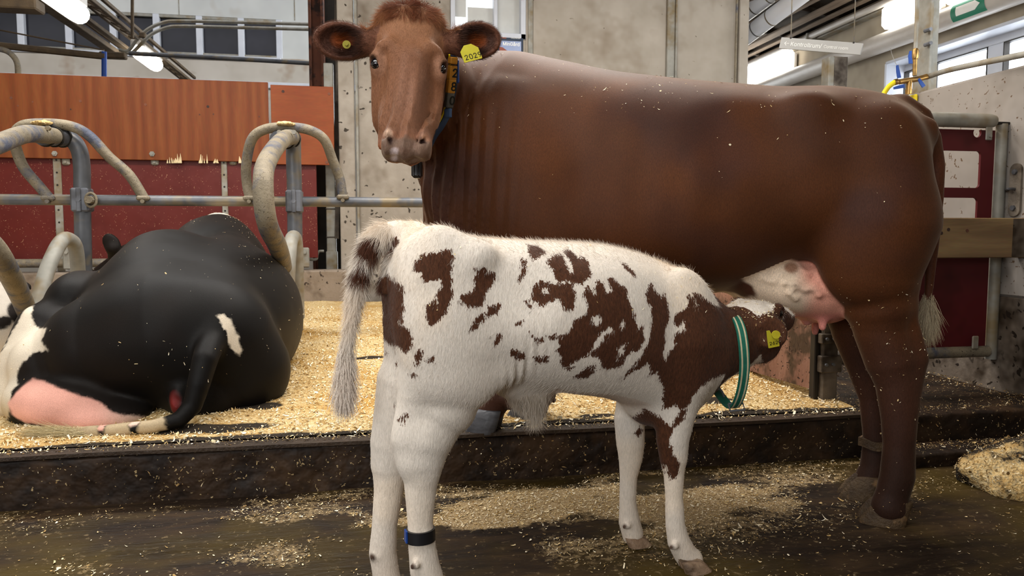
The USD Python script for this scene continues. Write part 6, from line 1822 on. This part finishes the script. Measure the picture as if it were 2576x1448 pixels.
def flakes(name, P_, Nn, size, m, label, seed, jit=.5, parent=None):
    """Loose shavings as one instancer of five flake shapes."""
    rg_ = np.random.default_rng(seed)
    n_ = len(P_)
    path = numbered(("/World/" if parent is None else str(parent.GetPath()) + "/") + name)
    off = np.zeros(3) if parent is None else LOC[str(parent.GetPath())]
    pi = UsdGeom.PointInstancer.Define(stage, path)
    protos = []
    for k, (a, b, c, d) in enumerate(((1.5, .42, .8, .9), (1.1, .6, .5, .4), (1.9, .3, 1.1, 1.6), (.8, .65, .3, .5), (1.2, .26, 1.9, .8))):
        usdkit.mesh(stage, f"{path}/flake_{k:03d}" if k else f"{path}/flake", flake_mesh(a, b, c, d, k), MATS[m])
        protos.append(f"{path}/flake_{k:03d}" if k else f"{path}/flake")
    pi.CreatePrototypesRel().SetTargets(protos)
    pi.CreateProtoIndicesAttr(Vt.IntArray.FromNumpy(rg_.integers(0, 5, n_).astype(np.int32)))
    pi.CreatePositionsAttr(Vt.Vec3fArray.FromNumpy((P_ - off).astype(np.float32)))
    s_ = np.broadcast_to(size, (n_,)) * rg_.lognormal(0, .42, n_)
    pi.CreateScalesAttr(Vt.Vec3fArray.FromNumpy(np.repeat(s_[:, None], 3, 1).astype(np.float32)))
    z_ = Nn + rg_.normal(0, jit, (n_, 3)); z_ /= np.linalg.norm(z_, axis=1, keepdims=True)
    # rotation taking z to z_, after a random spin about z
    ax = np.cross(np.tile(EZ, (n_, 1)), z_); w_ = 1 + z_[:, 2]
    q = np.c_[np.maximum(w_, 1e-6), ax]; q /= np.linalg.norm(q, axis=1, keepdims=True)
    a = rg_.uniform(0, np.pi, n_)
    q2 = np.c_[np.cos(a), 0 * a, 0 * a, np.sin(a)]
    w0, v0, w1, v1 = q[:, :1], q[:, 1:], q2[:, :1], q2[:, 1:]
    qq = np.c_[w0 * w1 - (v0 * v1).sum(1, keepdims=True), w0 * v1 + w1 * v0 + np.cross(v0, v1)]
    pi.CreateOrientationsAttr(Vt.QuathArray([Gf.Quath(float(r_[0]), float(r_[1]), float(r_[2]), float(r_[3])) for r_ in qq]))
    tag(pi.GetPrim(), label, "wood shavings" if parent is None else None, kind="stuff")
    return pi.GetPrim()


rg = np.random.default_rng(77)
n = 70000
u_ = rg.random(n) ** 1.5
fy_, fx2 = 2.70 + 3.3 * u_, rg.uniform(-2.6, 1.98, n)
keep = rg.random(n) > thin_at(fx2, fy_) * .93
fx2, fy_ = fx2[keep], fy_[keep]
flakes("wood_shavings", np.stack([fx2, fy_, bed_z(fx2, fy_) + .004], 1), np.tile(EZ, (len(fx2), 1)), .0082, "flake", "loose curled flakes lying on top of the pale bedding", 78)
# spilled along the kerb top and face, and over the mat
n = 2300
fx2, fy_ = rg.uniform(-2.4, 2.9, n), YK + rg.normal(.035, .035, n)
zz_ = np.where(fy_ > YK + .005, kz + .016, kz - .02 - .13 * rg.random(n) ** 1.4)
pp = np.stack([fx2, np.where(fy_ > YK + .005, fy_, YK - .016 - .012 * rg.random(n)), zz_], 1)
flakes("wood_shavings", pp, np.where((fy_ > YK + .005)[:, None], EZ, -EY), .0046, "flake_dirty", "dirty flakes caught along the edge and face of the kerb", 79)


n = 150000
fx2, fy_ = rg.uniform(-1.9, 2.8, n), rg.uniform(1.45, 2.66, n)
keep = rg.random(n) < alley_density(fx2, fy_) * .5
fx2, fy_ = fx2[keep], fy_[keep]
flakes("wood_shavings", np.stack([fx2, fy_, floor_z(fx2, fy_) + .003], 1), np.tile(EZ, (len(fx2), 1)), .0047, "flake_floor", "scattered shavings trodden over the dark wet alley floor", 80, .3)

# right: shavings on the platform beyond the plank, on the step, and the swept heap
n = 5200
fx2 = rg.uniform(2.05, 2.98, n); fy_ = rg.uniform(2.69, 4.2, n)
keep = rg.random(n) < .10 + .9 * sstep(2.55, 2.97, fx2) ** 2 + .5 * np.exp(-(((fx2 - 2.1) / .15) ** 2 + ((fy_ - 2.9) / .25) ** 2))
fx2, fy_ = fx2[keep], fy_[keep]
sx_ = rg.uniform(1.99, 3.0, 700); sy_ = rg.normal(2.60, .03, 700).clip(2.525, 2.665)
flakes("wood_shavings", np.r_[np.stack([fx2, fy_, 0 * fx2 + kz + .006], 1), np.stack([sx_, sy_, 0 * sx_ + .062], 1)], np.tile(EZ, (len(fx2) + 700, 1)), .006, "flake_dirty", "thin shavings on the dark platform and step at the far right", 81, .35)
hc = at_z(2560, 1190, .06)
hp_ = Flesh()
hp_.ell(hc + [.05, .08, -.02], (.20, .13, .10), k=.05); hp_.ell(hc + [.16, .03, .02], (.17, .12, .12), k=.05); hp_.ell(hc + [.02, -.03, -.03], (.15, .10, .075), k=.05)
hm = hp_.mesh(.01, disp=lambda q: .055 * (meshkit.fbm(q * 11, 4, 3) - .5))
hv = np.array(hm.vertices); hv[:, 2] = np.maximum(hv[:, 2], -.005); hm.vertices = hv
obj("shavings_heap", hm, "bedding", smooth=True, prim={"thin": (.33 + sstep(.42, .62, meshkit.fbm(hv * 8, 3, 5)) * .5, FLT)}, label="swept heap of soiled shavings on the step at the right edge", cat="wood shavings", kind="stuff")
hk = rg.choice(len(hv), 3200); 
flakes("wood_shavings", hv[hk] + hm.vertex_normals[hk] * .004, hm.vertex_normals[hk], .0062, "flake_dirty", "loose flakes over the swept heap at the right edge", 82)


def on_body(parent, V_, N2, sel, count, size, seed, clump=None):
    idx_ = np.flatnonzero(sel)
    rg_ = np.random.default_rng(seed)
    w_ = meshkit.fbm(V_[idx_] * 5, 3, seed) ** 4
    if clump is not None:
        w_ = w_ * clump[idx_]
    k = rg_.choice(idx_, count, p=w_ / w_.sum())
    flakes("clinging_shavings", V_[k] + N2[k] * .002, N2[k], size, "flake", "pale shavings clinging to the coat", seed, .25, parent=parent)


MV = np.array(mm.vertices)
on_body(mom, MV, N_, (N_[:, 2] > .05) & (Q[:, 2] > .75) & (hq[:, 0] > -5) & (inh < .1), 420, .0035, 91, np.where(Q[:, 2] > 1.3, 4., .5))
on_body(mom, MV, N_, (Q[:, 2] < .8) & (Q[:, 0] < .3) & (Q[:, 0] > -.4), 300, .0032, 92, sstep(-.1, -.3, Q[:, 0]) + .25)
on_body(bk_, Bv, BN, (BN[:, 1] < .5) & (Bv[:, 2] > .35), 420, .0038, 93)
on_body(bk_, Bv, BN, (Bv[:, 2] > .9) & (bd_ > 4.0), 260, .0036, 94)
KV = np.array(km.vertices)
on_body(calf, KV, KN, (KN[:, 2] > .3) & (kq[:, 0] > -.06), 620, .0032, 95)
on_body(calf, KV, KN, (KN[:, 2] > .1) & (Kq[:, 2] > .6), 130, .0042, 96)
# little heaps on the divider joints
for t_, tp_, nm in ((d2, top2, "right"), (d1, top1, "left")):
    for q in tp_:
        c = q + [0, -.02, .012]
        tf = Flesh(); tf.ell(c, (.055, .05, .014), k=.01)
        th = tf.mesh(.006, disp=lambda q: .02 * (meshkit.fbm(q * 40, 3, 3) - .5))
        obj("shavings_cap", th, "bedding", smooth=True, prim={"thin": (np.zeros(len(th.vertices)), FLT)}, label=f"little cap of shavings on top of the {nm} divider's joint", cat="wood shavings", kind="stuff")
